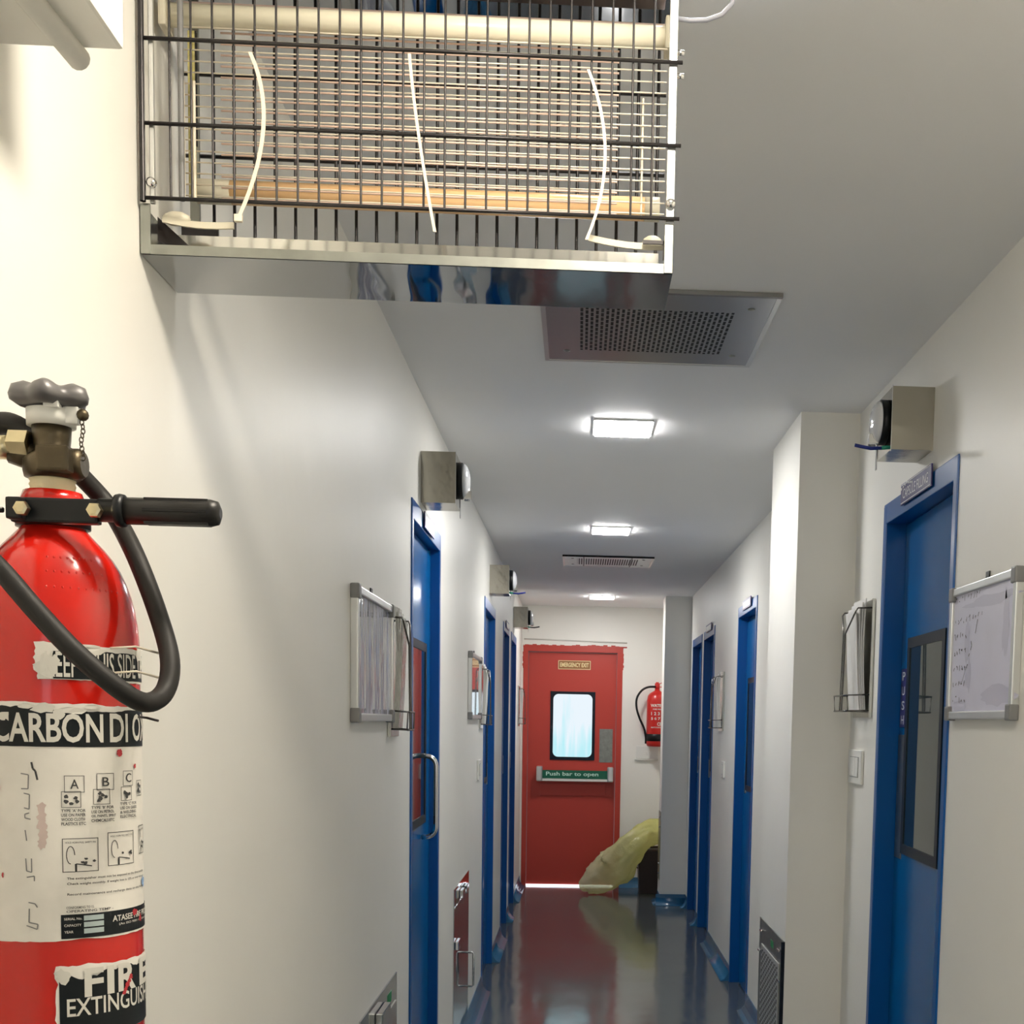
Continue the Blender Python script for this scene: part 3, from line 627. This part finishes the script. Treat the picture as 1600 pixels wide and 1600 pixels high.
# neck, clamp, valve
put('neck_ring', G().lathe((AX, AY, 0), [(.018, 1.598), (.022, 1.599), (.023, 1.606), (.0205, 1.613), (.017, 1.6135)], 32), 'extred', t)
put('thread', G().lathe((AX, AY, 0), [(.016, 1.612), (.0165, 1.614), (.0155, 1.616), (.0165, 1.618), (.0155, 1.620), (.0165, 1.622), (.013, 1.6235)], 32), 'ptfe', t)
g = G(); g.lathe((AX, AY, 0), [(.021, 1.586), (.0262, 1.5865), (.0262, 1.603), (.021, 1.6035)], 32); g.box(AX - .0175, AX - .006, AY - .042, AY - .022, 1.587, 1.603, .002); g.box(AX - .0175, AX + .045, AY - .034, AY - .024, 1.586, 1.604, .002)
cl = put('handle_clamp', g, 'black', t, label='black clamp around the neck')
for x in (-.402, -.3505): put('bolt', G().lathe((x, AY - .0455, 1.5945), [(.003, 0), (.0052, .0005), (.0056, .003), (.0056, .006)], 6 if x < -.37 else 6, 'y', False), 'brass', cl)
g = G(); prof = [(.006, 0), (.0085, .001), (.0085, .012), (.0115, .013), (.0122, .016), (.0115, .019), (.0092, .020)]
g.lathe((-.352, AY - .03, 1.5965), prof, 24, 'x'); hd = put('handle_shaft', g, 'black', cl)
g = G(); g.lathe((-.333, AY - .03, 1.5965), [(.008, 0), (.0098, .001), (.0098, .062), (.0085, .067), (.004, .069)], 28, 'x')
for k in range(6):
    a = PI / 6 + k * PI / 3; g.box(-.318, -.272, AY - .03 + math.sin(a) * .0094 - .0013, AY - .03 + math.sin(a) * .0094 + .0013, 1.5965 + math.cos(a) * .0094 - .0013, 1.5965 + math.cos(a) * .0094 + .0013, .0005)
put('handle_grip', g, 'grip', t, label='ribbed black carrying grip')
g = G(); g.box(-.426, -.404, AY - .045, AY - .040, 1.588, 1.590); put('clamp_rod', G().cyl((-.50, AY - .035, 1.596), (-.418, AY - .035, 1.594), .002, 8), 'wire', cl); g.b.free()
g = G(); g.lathe((AX, AY, 0), [(.012, 1.622), (.0195, 1.6235), (.0205, 1.628), (.0205, 1.636), (.0125, 1.643), (.0135, 1.652), (.014, 1.6615)], 28)
g.box(AX - .002, AX + .021, AY - .026, AY - .012, 1.625, 1.6435, .002); g.lathe((AX + .012, AY - .004, 1.6335), [(.008, 0), (.0115, .001), (.0115, .010), (.009, .0135)], 20, 'x')
g.tube([(AX - .01, AY, 1.637), (AX - .028, AY - .002, 1.643)], .010, 12)
vb = put('valve_body', g, 'bronze', t, label='aged bronze valve')
g = G(); flat_text(g, 'ES', (AX + .004, AY - .0263, 1.6285), (1, 0, 0), (0, 0, 1), .012, .010, .03); put('cast_mark', g, 'bronze', vb)
put('hex_nut', G().lathe((-.418, AY - .004, 1.6465), [(.008, -.007), (.0112, -.0065), (.0112, .0075), (.008, .008)], 6, 'x', False), 'brass', vb, label='brass hexagon nut')
put('outlet_pipe', G().lathe((-.475, AY - .004, 1.6445), [(.007, 0), (.0074, .001), (.0074, .04), (.0088, .041), (.0088, .052)], 20, 'x'), 'brass', vb)
g = G(); g.lathe((AX, AY, 0), [(.013, 1.661), (.0172, 1.6612), (.0175, 1.673), (.014, 1.6735)], 32); g.box(AX + .001, AX + .012, AY - .018, AY - .010, 1.672, 1.684, .001); g.box(AX + .012, AX + .023, AY - .010, AY - .002, 1.662, 1.6745, .001)
put('collar', g, 'white', t, label='pale collar with pin lug')
put('safety_pin', G().ball((-.3705, AY - .008, 1.6688), .0045, 12).cyl((-.384, AY - .008, 1.6688), (-.3705, AY - .008, 1.6688), .0018, 8), 'bronze', t)
g = G()
for k in range(9):      # chain links
    z = 1.6635 - k * .0032; x = -.3712 + .0008 * math.sin(k); rot = k % 2
    pts = [(x + (.0014 * math.cos(a) if not rot else .0005 * math.cos(a)), AY - .008 + (0 if not rot else .0014 * math.cos(a)), z + .0022 * math.sin(a)) for a in [2 * PI * j / 10 for j in range(11)]]
    g.tube(pts, .00045, 5, False)
put('chain', g, 'bronze', t, label='thin pin chain')
# handwheel with four lobes
g = G(); n = 120; rings = []
for (rs, dz) in ((.3, -.002), (.75, -.004), (.97, .001), (1, .006), (.92, .0125), (.65, .0165), (.35, .0150), (.1, .0145)):
    ring = []
    for k in range(n):
        a = 2 * PI * k / n; lob = .0262 + .0030 * math.cos(5 * a + .9)
        zz = 1.6775 + dz * .8 + (.0016 * math.cos(5 * a + .9) if .3 < rs < .95 and dz > 0 else 0)
        ring.append(g.b.verts.new((AX + lob * rs * math.cos(a), AY + lob * rs * math.sin(a), zz)))
    rings.append(ring)
for i in range(len(rings) - 1):
    for k in range(n): g.b.faces.new((rings[i][k], rings[i][(k + 1) % n], rings[i + 1][(k + 1) % n], rings[i + 1][k])).smooth = True
g.b.faces.new(rings[0][::-1]); g.b.faces.new(rings[-1])
put('handwheel', g, 'knob', t, label='grey lobed handwheel')
def smooth_path(pts, n=6):
    P_ = [Vector(p) for p in pts]; P_ = [P_[0] * 2 - P_[1]] + P_ + [P_[-1] * 2 - P_[-2]]; out = []
    for i in range(1, len(P_) - 2):
        for k in range(n):
            u = k / n; a, b_, c, d = P_[i - 1:i + 3]
            out.append(.5 * ((2 * b_) + (c - a) * u + (2 * a - 5 * b_ + 4 * c - d) * u * u + (3 * b_ - a - 3 * c + d) * u ** 3))
    return out + [P_[-2]]
hp = [(-.482, .99, 1.655), (-.488, .955, 1.62), (-.470, .935, 1.59), (-.434, .925, 1.573), (-.402, .915, 1.549), (-.374, .912, 1.518), (-.347, .910, 1.49), (-.319, .916, 1.465), (-.306, .93, 1.457), (-.2995, .95, 1.466), (-.3005, .965, 1.489), (-.315, .985, 1.523), (-.334, 1.0, 1.563), (-.354, 1.02, 1.593), (-.369, 1.03, 1.612), (-.382, 1.022, 1.628), (-.392, 1.01, 1.640)]
put('hose', G().tube(smooth_path(hp), .0071, 16), 'rubber', t, label='thick black discharge hose')
put('hose', G().tube(smooth_path([(-.486, 1.03, 1.60), (-.480, 1.03, 1.645), (-.457, 1.025, 1.663), (-.438, 1.02, 1.667), (-.424, 1.018, 1.661), (-.408, 1.012, 1.648)]), .0085, 16), 'rubber', t, label='second hose curving into the valve')
g = G()
for z in (1.496, 1.478): g.tube([(-.340, .955, z), (-.325, .965, z + .002), (-.312, .975, z - .002)], .0009, 6)
put('loose_tie', g, 'tie', t)
g = G(); g.tube([(-.345, 1.01, 1.447), (-.326, .99, 1.446), (-.316, .985, 1.444)], .001, 6); put('loose_tie', g, 'wire', t)
# wall bracket carrying it
g = G(); g.box(WL, WL + .004, .96, 1.04, 1.12, 1.42); g.box(WL, AX + .004, .996, 1.004, 1.10, 1.106); 
for z in (1.15, 1.40):
    g.tube([(AX + (R + .002) * math.cos(a), AY + (R + .002) * math.sin(a), z) for a in [PI * .62 + PI * .76 * k / 12 for k in range(13)]], .0018, 6); g.box(WL, AX - R, AY - .01, AY + .01, z - .008, z + .008)
put('wall_bracket', g, 'wire', t)

# ------------------------------------------------------------ small water extinguisher at the end
ex, ey, er = .680, 11.10, .088
t = thing('fire_extinguisher', 'small red water extinguisher on the end wall, half hidden by the far pillar', 'fire extinguisher', (ex, ey, 1.24))
prof = [(.05, 1.245), (.078, 1.248), (er, 1.27), (er, 1.64), (er * .92, 1.68), (er * .7, 1.705), (.035, 1.72), (.022, 1.73), (.02, 1.745)]
put('cylinder', G().lathe((ex, ey, 0), prof, 40), 'ext2', t)
put('foot_ring', G().lathe((ex, ey, 0), [(er, 1.292), (er + .004, 1.294), (er + .004, 1.352), (er, 1.354)], 40), 'black', t, label='black foot band')
g = G(); g.cyl((ex, ey, 1.74), (ex, ey, 1.79), .022, 16); g.box(ex - .012, ex + .06, ey - .01, ey + .01, 1.755, 1.762); g.hexa([(ex, ey - .01, 1.775), (ex + .06, ey - .01, 1.80), (ex + .06, ey + .01, 1.80), (ex, ey + .01, 1.775), (ex, ey - .01, 1.782), (ex + .06, ey - .01, 1.807), (ex + .06, ey + .01, 1.807), (ex, ey + .01, 1.782)]); g.cyl((ex, ey, 1.785), (ex, ey, 1.80), .014, 12)
put('valve', g, 'ext2', t)
put('hose', G().tube(smooth_path([(.665, 11.09, 1.760), (.60, 11.08, 1.755), (.545, 11.08, 1.725), (.505, 11.08, 1.66), (.503, 11.08, 1.58), (.53, 11.08, 1.49), (.572, 11.08, 1.40), (.588, 11.085, 1.33), (.59, 11.09, 1.27)]), .0095, 10), 'black', t, label='black hose looping to the left')
g = G()
for s, z, h, x0, w_ in (('WATER', 1.585, .026, -.062, .115), ('STORED PRESSURE', 1.560, .012, -.04, .09), ('1 2 3 4', 1.515, .028, -.055, .11), ('5 6 7 8', 1.475, .024, -.055, .11), ('CE', 1.425, .030, .0, .036), ('MADE TO STANDARD', 1.405, .011, -.055, .10)):
    vs, fs = text_geo(s, .03); vv = []
    for x, y in vs:
        a = (x0 + x * w_) / er; vv.append(g.b.verts.new((ex + (er + .0015) * math.sin(a), ey - (er + .0015) * math.cos(a), z + y * h)))
    for f in fs:
        try: g.b.faces.new([vv[i] for i in f])
        except ValueError: pass
put('lettering', g, 'inkw', t)
put('hanger', G().box(ex - .02, ex + .02, ey + er - .01, YE, 1.60, 1.66), 'black', t)
t = thing('socket_plate', 'white socket plate on the end wall, under the water extinguisher', 'socket', (.60, YE, 1.12))
put('plate', G().box(.515, .705, YE - .012, YE - .0002, 1.135, 1.248, .003), 'white', t); put('ledge', G().box(.50, .705, YE - .02, YE - .0002, 1.120, 1.134, .002), 'plastery', t)
for x in (.60, .625): put('switch', G().box(x, x + .015, YE - .016, YE - .011, 1.17, 1.20, .002), 'white', t)

# ------------------------------------------------------------ bin and yellow bag
t = thing('waste_bin', 'dark brown bin on the floor beside the far pillar, under the yellow bag', 'bin', (.65, 10.9, 0))
put('body', G().hexa([(.545, 10.78, .002), (.745, 10.78, .002), (.745, 11.02, .002), (.545, 11.02, .002), (.525, 10.75, .37), (.775, 10.75, .37), (.775, 11.05, .37), (.525, 11.05, .37)]), 'bin', t)
put('rim', G().box(.518, .782, 10.742, 10.765, .362, .385, .004).box(.518, .782, 11.035, 11.058, .362, .385, .004).box(.518, .54, 10.765, 11.035, .362, .385, .004).box(.76, .782, 10.765, 11.035, .362, .385, .004), 'bin', t)
put('handle', G().tube([(.528, 10.80, .30), (.505, 10.80, .28), (.502, 10.80, .24), (.53, 10.80, .215)], .005, 8), 'bin', t)
g = G(); path = [((.055, 10.70, .035), .02, .02), ((.085, 10.70, .075), .07, .06), ((.16, 10.69, .112), .115, .10), ((.25, 10.68, .17), .145, .12), ((.34, 10.66, .25), .155, .125), ((.415, 10.62, .36), .13, .10), ((.50, 10.64, .455), .105, .11), ((.58, 10.72, .515), .10, .13), ((.67, 10.82, .535), .105, .14), ((.76, 10.88, .51), .08, .12), ((.81, 10.92, .47), .03, .04)]
seg = 40; rings = []; n = len(path); sub = 4
for i in range((n - 1) * sub + 1):
    a = min(i // sub, n - 2); u = i / sub - a
    p = Vector(path[a][0]).lerp(Vector(path[a + 1][0]), u); r1 = path[a][1] * (1 - u) + path[a + 1][1] * u; r2 = path[a][2] * (1 - u) + path[a + 1][2] * u
    tn = (Vector(path[a + 1][0]) - Vector(path[a][0])).normalized(); e1 = tn.cross(Vector((0, 1, 0))).normalized(); e2 = tn.cross(e1)
    ring = []
    for k in range(seg):
        q = 2 * PI * k / seg; fold = 1 + .09 * math.sin(5 * q + i * .22) + .07 * abs(math.sin(7 * q - i * .35)) - .03 + random.uniform(-.04, .04) + .04 * math.sin(i * .9)
        c = p + e1 * (math.cos(q) * r1 * fold) + e2 * (math.sin(q) * r2 * fold); c.z = max(.004 + random.random() * .003, c.z); ring.append(g.b.verts.new(c))
    rings.append(ring)
for i in range(len(rings) - 1):
    for k in range(seg): g.b.faces.new((rings[i][k], rings[i][(k + 1) % seg], rings[i + 1][(k + 1) % seg], rings[i + 1][k])).smooth = True
g.b.faces.new(rings[0][::-1]); g.b.faces.new(rings[-1])
put('plastic_bag', g, 'bag', None, 'translucent yellow plastic bag slumped over the bin onto the floor', 'bag', origin=(.1, 10.7, 0))

# ------------------------------------------------------------ steel-boxed wall lamps above the doors
def box_lamp(s, y, z, label, cable='cableb'):
    W = WL if s < 0 else WR; q = -s      # q: direction into the corridor
    t = thing('wall_lamp', label, 'lamp', (W, y + .08, z), 'steel-boxed lamps above the doors')
    x1 = W + q * .106; g = G(); tk = .0018; D = .155; H = .155
    g.box(W, x1, y, y + tk, z, z + H); g.box(W, x1, y + D - tk, y + D, z, z + H); g.box(W, x1, y + tk, y + D - tk, z + H - tk, z + H); g.box(W, x1, y + tk, y + D - tk, z, z + tk)
    g.box(x1 - q * tk, x1, y + tk, y + D - tk, z + tk, z + H - tk)
    put('housing', g, 'steelbox', t)
    g = G(); g.box(x1, x1 + q * .0015, y + .001, y + .004, z - .004, z + H + .003); put('flange', g, 'chrome', t)
    put('flange', G().box(x1, x1 + q * .0015, y + D - .004, y + D + .010, z - .022, z + H), 'chrome', t)
    cy, cz = y + D / 2 - .01, z + H / 2 + .002
    prof = [(.054, 0), (.056, .001), (.056, .017), (.05, .019)]
    g = G(); g.lathe((x1, cy, cz), [(r, q * h) for r, h in prof], 32, 'x'); put('lamp_base', g, 'black', t, label='black round lamp base')
    prof = [(.053, .019), (.052, .024), (.045, .031), (.03, .037), (.012, .040)]
    g = G(); g.lathe((x1, cy, cz), [(r, q * h) for r, h in prof], 32, 'x'); put('lens', g, 'clear', t, label='clear domed lens')
    put('clip', G().box(x1 + q * .02, x1 + q * .045, cy - .012, cy - .004, cz - .055, cz - .03, .001), 'chrome', t)
    put('clip', G().box(x1 + q * .02, x1 + q * .040, cy + .02, cy + .028, cz - .058, cz - .035, .001), 'chrome', t)
    if cable:
        zz = z + .001
        put('cable_gland', G().cyl((x1, y + .012, zz + .006), (x1 + q * .022, y + .012, zz + .004), .005, 10), 'teal', t)
        put('cable_tail', G().tube([(x1 + q * .018, y + .012, zz + .004), (x1 + q * .05, y + .012, zz + .002), (x1 + q * .075, y + .012, zz + .006), (x1 + q * .090, y + .012, zz + .009)], .0045, 8), cable, t)
box_lamp(-1, 4.05, 2.113, 'steel-boxed lamp above the nearest left door', None)
box_lamp(-1, 7.13, 2.138, 'steel-boxed lamp above the second left door')
box_lamp(-1, 9.74, 2.142, 'dark-looking steel-boxed lamp highest above the far left doors, by the red door', 'wire')
box_lamp(1, 3.25, 2.146, 'large-looking steel-boxed lamp above the right door, blue cable sticking out')

# ------------------------------------------------------------ signs over the doors
t = thing('door_sign', 'navy sign reading CAPSULE FILLING on top of the right door frame', 'sign', (WR, 3.365, 2.05), 'signs over the doors')
put('plate', G().box(WR - .012, WR - .0075, 3.215, 3.515, 2.052, 2.108, .001), 'navy', t)
g = G(); flat_text(g, 'CAPSULE FILLING', (WR - .0126, 3.490, 2.066), (0, -1, 0), (0, 0, 1), .25, .026, .0)
for z in (2.0555, 2.1035): g.box(WR - .0128, WR - .0118, 3.222, 3.508, z, z + .0018)
put('lettering', g, 'signw', t)
g = G()
for k in range(7): g.ball((WR - .0125, 3.505 - k * .018, 2.104 - abs(3 - k) * .003), .0045, 8, (.3, 1.2, .8))
put('torn_film', g, 'signw', t, label='white peeling film')
def small_sign(s, ya, yb, label, m_='lilac', z=2.048):
    W = WL if s < 0 else WR; q = -s
    t = thing('door_sign', label, 'sign', (W, (ya + yb) / 2, z), 'signs over the doors')
    put('plate', G().box(W + q * .0075, W + q * .012, ya, yb, z, z + .050, .001), 'navy', t)
    put('face', G().box(W + q * .012, W + q * .0126, ya + .02, yb - .02, z + .008, z + .04), m_, t)
small_sign(-1, 4.07, 4.33, 'small lilac sign over the nearest left door', z=2.040)
small_sign(1, 6.56, 6.88, 'small lilac sign over the second right door', z=2.055)
small_sign(-1, 8.62, 8.92, 'small pale sign over the third left door, seen edge on', 'white', 2.06)
small_sign(1, 8.50, 8.85, 'small pale sign over the third right door', 'white', 2.07)

# ------------------------------------------------------------ whiteboards
def whiteboard(s, y0, y1, z0, z1, label, face, far_text=False):
    W = WL if s < 0 else WR; q = -s; x = lambda d: W + q * d
    t = thing('whiteboard', label, 'whiteboard', (W, (y0 + y1) / 2, z0), 'small whiteboards on the corridor walls')
    put('panel', G().box(x(.002), x(.011), y0 + .01, y1 - .01, z0 + .01, z1 - .01), face, t, label='lavender-grey writing surface')
    f = .018
    g = G(); g.box(x(0), x(.018), y0 + .02, y1 - .02, z1 - f, z1, .003); g.box(x(0), x(.018), y0 + .02, y1 - .02, z0, z0 + f, .003); g.box(x(0), x(.018), y0, y0 + f, z0 + .02, z1 - .02, .003); g.box(x(0), x(.018), y1 - f, y1, z0 + .02, z1 - .02, .003)
    put('rim', g, 'alu', t)
    for yy in (y0 - .002, y1 - .028):
        for zz in (z0 - .003, z1 - .030): put('corner_cap', G().box(x(0), x(.021), yy, yy + .030, zz, zz + .033, .004), 'greycap', t)
    put('hook', G().box(x(.001), x(.004), (y0 + y1) / 2 - .012, (y0 + y1) / 2 + .012, z1, z1 + .018, .001), 'black', t)
    return t, x
t, x = whiteboard(-1, 2.82, 3.36, 1.44, 1.735, 'whiteboard under shiny crinkled film on the left wall, before the first blue door', 'boardfilm')
whiteboard(-1, 5.80, 6.40, 1.452, 1.752, 'whiteboard with glossy clean face before the second left door', 'boardgloss')
t, x = whiteboard(1, 2.53, 2.985, 1.472, 1.772, 'whiteboard with smeared handwriting on the right wall, cut by the picture edge', 'board')
g = G()
def stroke(g, pts, wd=.0012):
    X_ = x(.0118)
    for (a, b_), (c, d) in zip(pts, pts[1:]):
        dy, dz = c - a, d - b_; L = math.hypot(dy, dz) or 1; ny, nz = -dz / L * wd, dy / L * wd
        g.face([(X_, a - ny, b_ - nz), (X_, c - ny, d - nz), (X_, c + ny, d + nz), (X_, a + ny, b_ + nz)])
for row in range(7):
    z = 1.745 - row * .036 - (.012 if row else 0); y = 2.955
    for k in range((9, 10, 5, 5, 6, 5, 5)[row]):
        pts = [(y - random.uniform(0, .012), z + random.uniform(-.008, .008)) for _ in range(3)]; stroke(g, pts, .0014 if row > 1 else .0011); y -= .0175 + random.uniform(0, .006)
stroke(g, [(2.80, 1.66), (2.787, 1.69)], .0015); stroke(g, [(2.83, 1.625), (2.822, 1.635), (2.828, 1.645)], .0016); stroke(g, [(2.842, 1.612), (2.836, 1.618)], .0016)
stroke(g, [(2.885, 1.555), (2.868, 1.575), (2.855, 1.59)], .0008)
put('handwriting', g, 'marker', t)
g = G(); X_ = x(.0114)
for cy, cz, ry, rz in ((2.70, 1.725, .19, .012), (2.84, 1.57, .02, .04), (2.63, 1.52, .12, .02), (2.90, 1.50, .05, .02), (2.86, 1.64, .02, .05), (2.60, 1.66, .02, .07)):
    g.face([(X_, cy + ry * math.cos(2 * PI * k / 20) * random.uniform(.75, 1.15), cz + rz * math.sin(2 * PI * k / 20) * random.uniform(.6, 1.3)) for k in range(20)])
put('wiped_smears', g, 'smear', t)

# ------------------------------------------------------------ wire document racks and their papers
def rack(s, y0, y1, z0, z1, label, plabel, pm, dep=.062):
    W = WL if s < 0 else WR; q = -s; x = lambda d: W + q * d; h = z1 - z0; yc = (y0 + y1) / 2
    t = thing('document_rack', label, 'rack', (W, yc, z0), 'wire document racks')
    put('back_plate', G().box(x(.001), x(.004), y0, y1, z0, z1, .001).box(x(.004), x(.010), y0, y0 + .006, z0, z1), 'steel', t)
    def w(name, pts): put(name, G().tube(pts, .0026, 8), 'rackwire', t)
    for e in (-1, 1):
        yy = yc + e * .014; ye = (y0 + .03) if e < 0 else (y1 - .03)
        w('wire_arm', [(x(.004), ye, z0 + h * .93), (x(dep * .75), ye, z0 + h * .925), (x(dep * .85), ye, z0 + h * .90), (x(dep * 1.05), yy, z0 + h * .72), (x(dep * 1.12), yy, z0 + .025), (x(dep * 1.12), yy, z0 + .018)])
    for ye in (y0 + .03, y1 - .03): w('basket_wire', [(x(.004), ye, z0 + .02), (x(dep * 1.1), ye, z0 + .018), (x(dep * 1.15), ye, z0 + .065), (x(.004), ye, z0 + .068)])
    w('basket_wire', [(x(dep * 1.12), y0 + .03, z0 + .018), (x(dep * 1.12), y1 - .03, z0 + .018)]); w('basket_wire', [(x(dep * 1.15), y0 + .03, z0 + .065), (x(dep * 1.15), y1 - .03, z0 + .065)])
    # the papers: several thin bowed sheets
    g = G()
    for k in range(4):
        d0 = .012 + k * .0042; top = z1 + .004 - k * .012; n_ = 8; ya = y0 + .04 + k * .006; yb = y1 - .045 - (k % 2) * .01; a = []
        for i in range(n_ + 1):
            u = i / n_; d = d0 * dep / .062 + (.011 * math.sin(PI * u * .8) + (.014 if k == 3 else .004 * k) * u ** 4) * dep / .062; a.append((x(d), z0 + .022 + (top - z0 - .022) * u))
        for (xa, za), (xb, zb) in zip(a, a[1:]):
            g.hexa([(xa, ya, za), (xa + q * .0035, ya, za), (xa + q * .0035, yb, za), (xa, yb, za), (xb, ya, zb), (xb + q * .0035, ya, zb), (xb + q * .0035, yb, zb), (xb, yb, zb)])
    put('papers', g, pm, None, plabel, 'papers', 'papers held in the wire racks')
rack(-1, 3.368, 3.56, 1.40, 1.735, 'wire document rack beside the film-covered whiteboard, left wall', 'film-wrapped papers in the nearest left wire rack', 'film', .043)
rack(-1, 6.46, 6.70, 1.405, 1.725, 'wire document rack beside the clean whiteboard, left wall', 'papers in the second left wire rack, beside the clean whiteboard', 'paper', .045)
rack(-1, 10.55, 10.85, 1.40, 1.73, 'tiny wire document rack on the left wall next to the red door', 'papers in the far left wire rack next to the red door', 'paper', .05)
rack(1, 3.815, 4.07, 1.48, 1.832, 'wire document rack between the right door and the wide column', 'curled papers in the wire rack beside the wide column', 'paper')
rack(1, 7.72, 7.98, 1.408, 1.765, 'small wire document rack between second and third right doors', 'papers in the small far rack on the right wall', 'paper')

# ------------------------------------------------------------ switches
def switch(s, y0, y1, z0, z1, n_, label):
    W = WL if s < 0 else WR; q = -s; x = lambda d: W + q * d
    t = thing('light_switch', label, 'switch', (W, (y0 + y1) / 2, z0), 'wall switches')
    put('plate', G().box(x(0), x(.010), y0, y1, z0, z1, .003), 'white', t); m_ = (y1 - y0) * .18; w_ = (y1 - y0 - 2 * m_) / n_
    put('rocker_bed', G().box(x(.0095), x(.0106), y0 + m_ - .002, y1 - m_ + .002, z0 + (z1 - z0) * .2, z1 - (z1 - z0) * .2), 'greycap', t)  # grey sheet paints in the shaded gap behind the rockers
    for k in range(n_): put('rocker', G().box(x(.009), x(.013), y0 + m_ + k * w_ + .001, y0 + m_ + (k + 1) * w_ - .001, z0 + (z1 - z0) * .22, z1 - (z1 - z0) * .22, .001), 'white', t)
switch(1, 3.90, 4.085, 1.272, 1.378, 3, 'three-gang white switch below the right wire rack, beside the column')
switch(1, 7.60, 7.72, 1.130, 1.228, 1, 'small white switch on the far right wall between two blue doors')
switch(-1, 6.36, 6.52, 1.150, 1.248, 2, 'pale switch on the left wall below the clean whiteboard')

# ------------------------------------------------------------ low steel grilles
def low_panel(x, q, y0, y1, z0, z1, m_, label):
    X_ = lambda d: x + q * d
    t = thing('steel_panel', label, 'panel', (x, (y0 + y1) / 2, z0), 'low steel panels and grilles')
    put('plate', G().box(X_(0), X_(.004), y0, y1, z0, z1, .0008), m_, t)
    return t, X_
t, X_ = low_panel(WL, 1, 2.94, 3.538, .20, .747, 'steelmirror', 'low steel panel at the bottom edge on the left wall, with a green sticker')
put('seam', G().box(X_(.004), X_(.0065), 2.98, 3.515, .668, .673), 'chrome', t)
put('latch', G().box(X_(.004), X_(.022), 3.16, 3.30, .672, .715, .003), 'steel', t, label='steel latch')
put('sticker', G().box(X_(.004), X_(.0048), 3.36, 3.43, .690, .718), 'gsticker', t, label='small green sticker')
t, X_ = low_panel(WL, 1, 5.20, 5.90, .06, .757, 'steelmirror', 'mirror-bright steel panel with D handle low on the left wall, between two blue doors')
put('seam', G().box(X_(.004), X_(.0065), 5.22, 5.88, .675, .680), 'chrome', t)
for ya, za in ((5.42, .69), (5.62, .685), (5.24, .50)): put('latch', G().box(X_(.004), X_(.020), ya, ya + .10, za, za + .035, .003), 'chrome', t, label='steel latch')
put('handle', G().tube([(X_(.004), 5.75, .40), (X_(.035), 5.75, .40), (X_(.040), 5.75, .395), (X_(.040), 5.75, .25), (X_(.035), 5.75, .245), (X_(.004), 5.75, .245)], .005, 10), 'chrome', t, label='thin steel D handle')
M['mesh'] = perf('perforated_grille_steel', (.75, .76, .74), 'YZ', 42, 42, .62, .62, (-.19, .19, .04, .44), .5, .4, (.015, .015, .015))
t, X_ = low_panel(.69, -1, 4.13, 4.675, .20, .742, 'steeldull', 'low perforated steel grille on the side of the wide column')
g = G(); g.box(X_(.004), X_(.008), 4.20, 4.60, .22, .655, .001); put('mesh', g, M['mesh'], t, label='perforated mesh')
put('side_edge', G().box(X_(0), X_(.012), 4.122, 4.132, .20, .742), 'winrub', t)
for ya, za in ((4.17, .70), (4.58, .70), (4.15, .60), (4.62, .62)): put('latch', G().box(X_(.004), X_(.013), ya, ya + .04, za, za + .008, .002), 'chrome', t)
put('sticker', G().box(X_(.004), X_(.0048), 4.34, 4.40, .680, .705), 'gsticker', t, label='small green sticker')
t, X_ = low_panel(.672, -1, 10.135, 10.36, .20, .745, 'steeldull', 'low steel grille on the side of the far pillar, seen edge on')
for za in (.25, .33, .62, .70): put('latch', G().box(X_(.004), X_(.018), 10.14, 10.16, za, za + .012, .002), 'chrome', t)
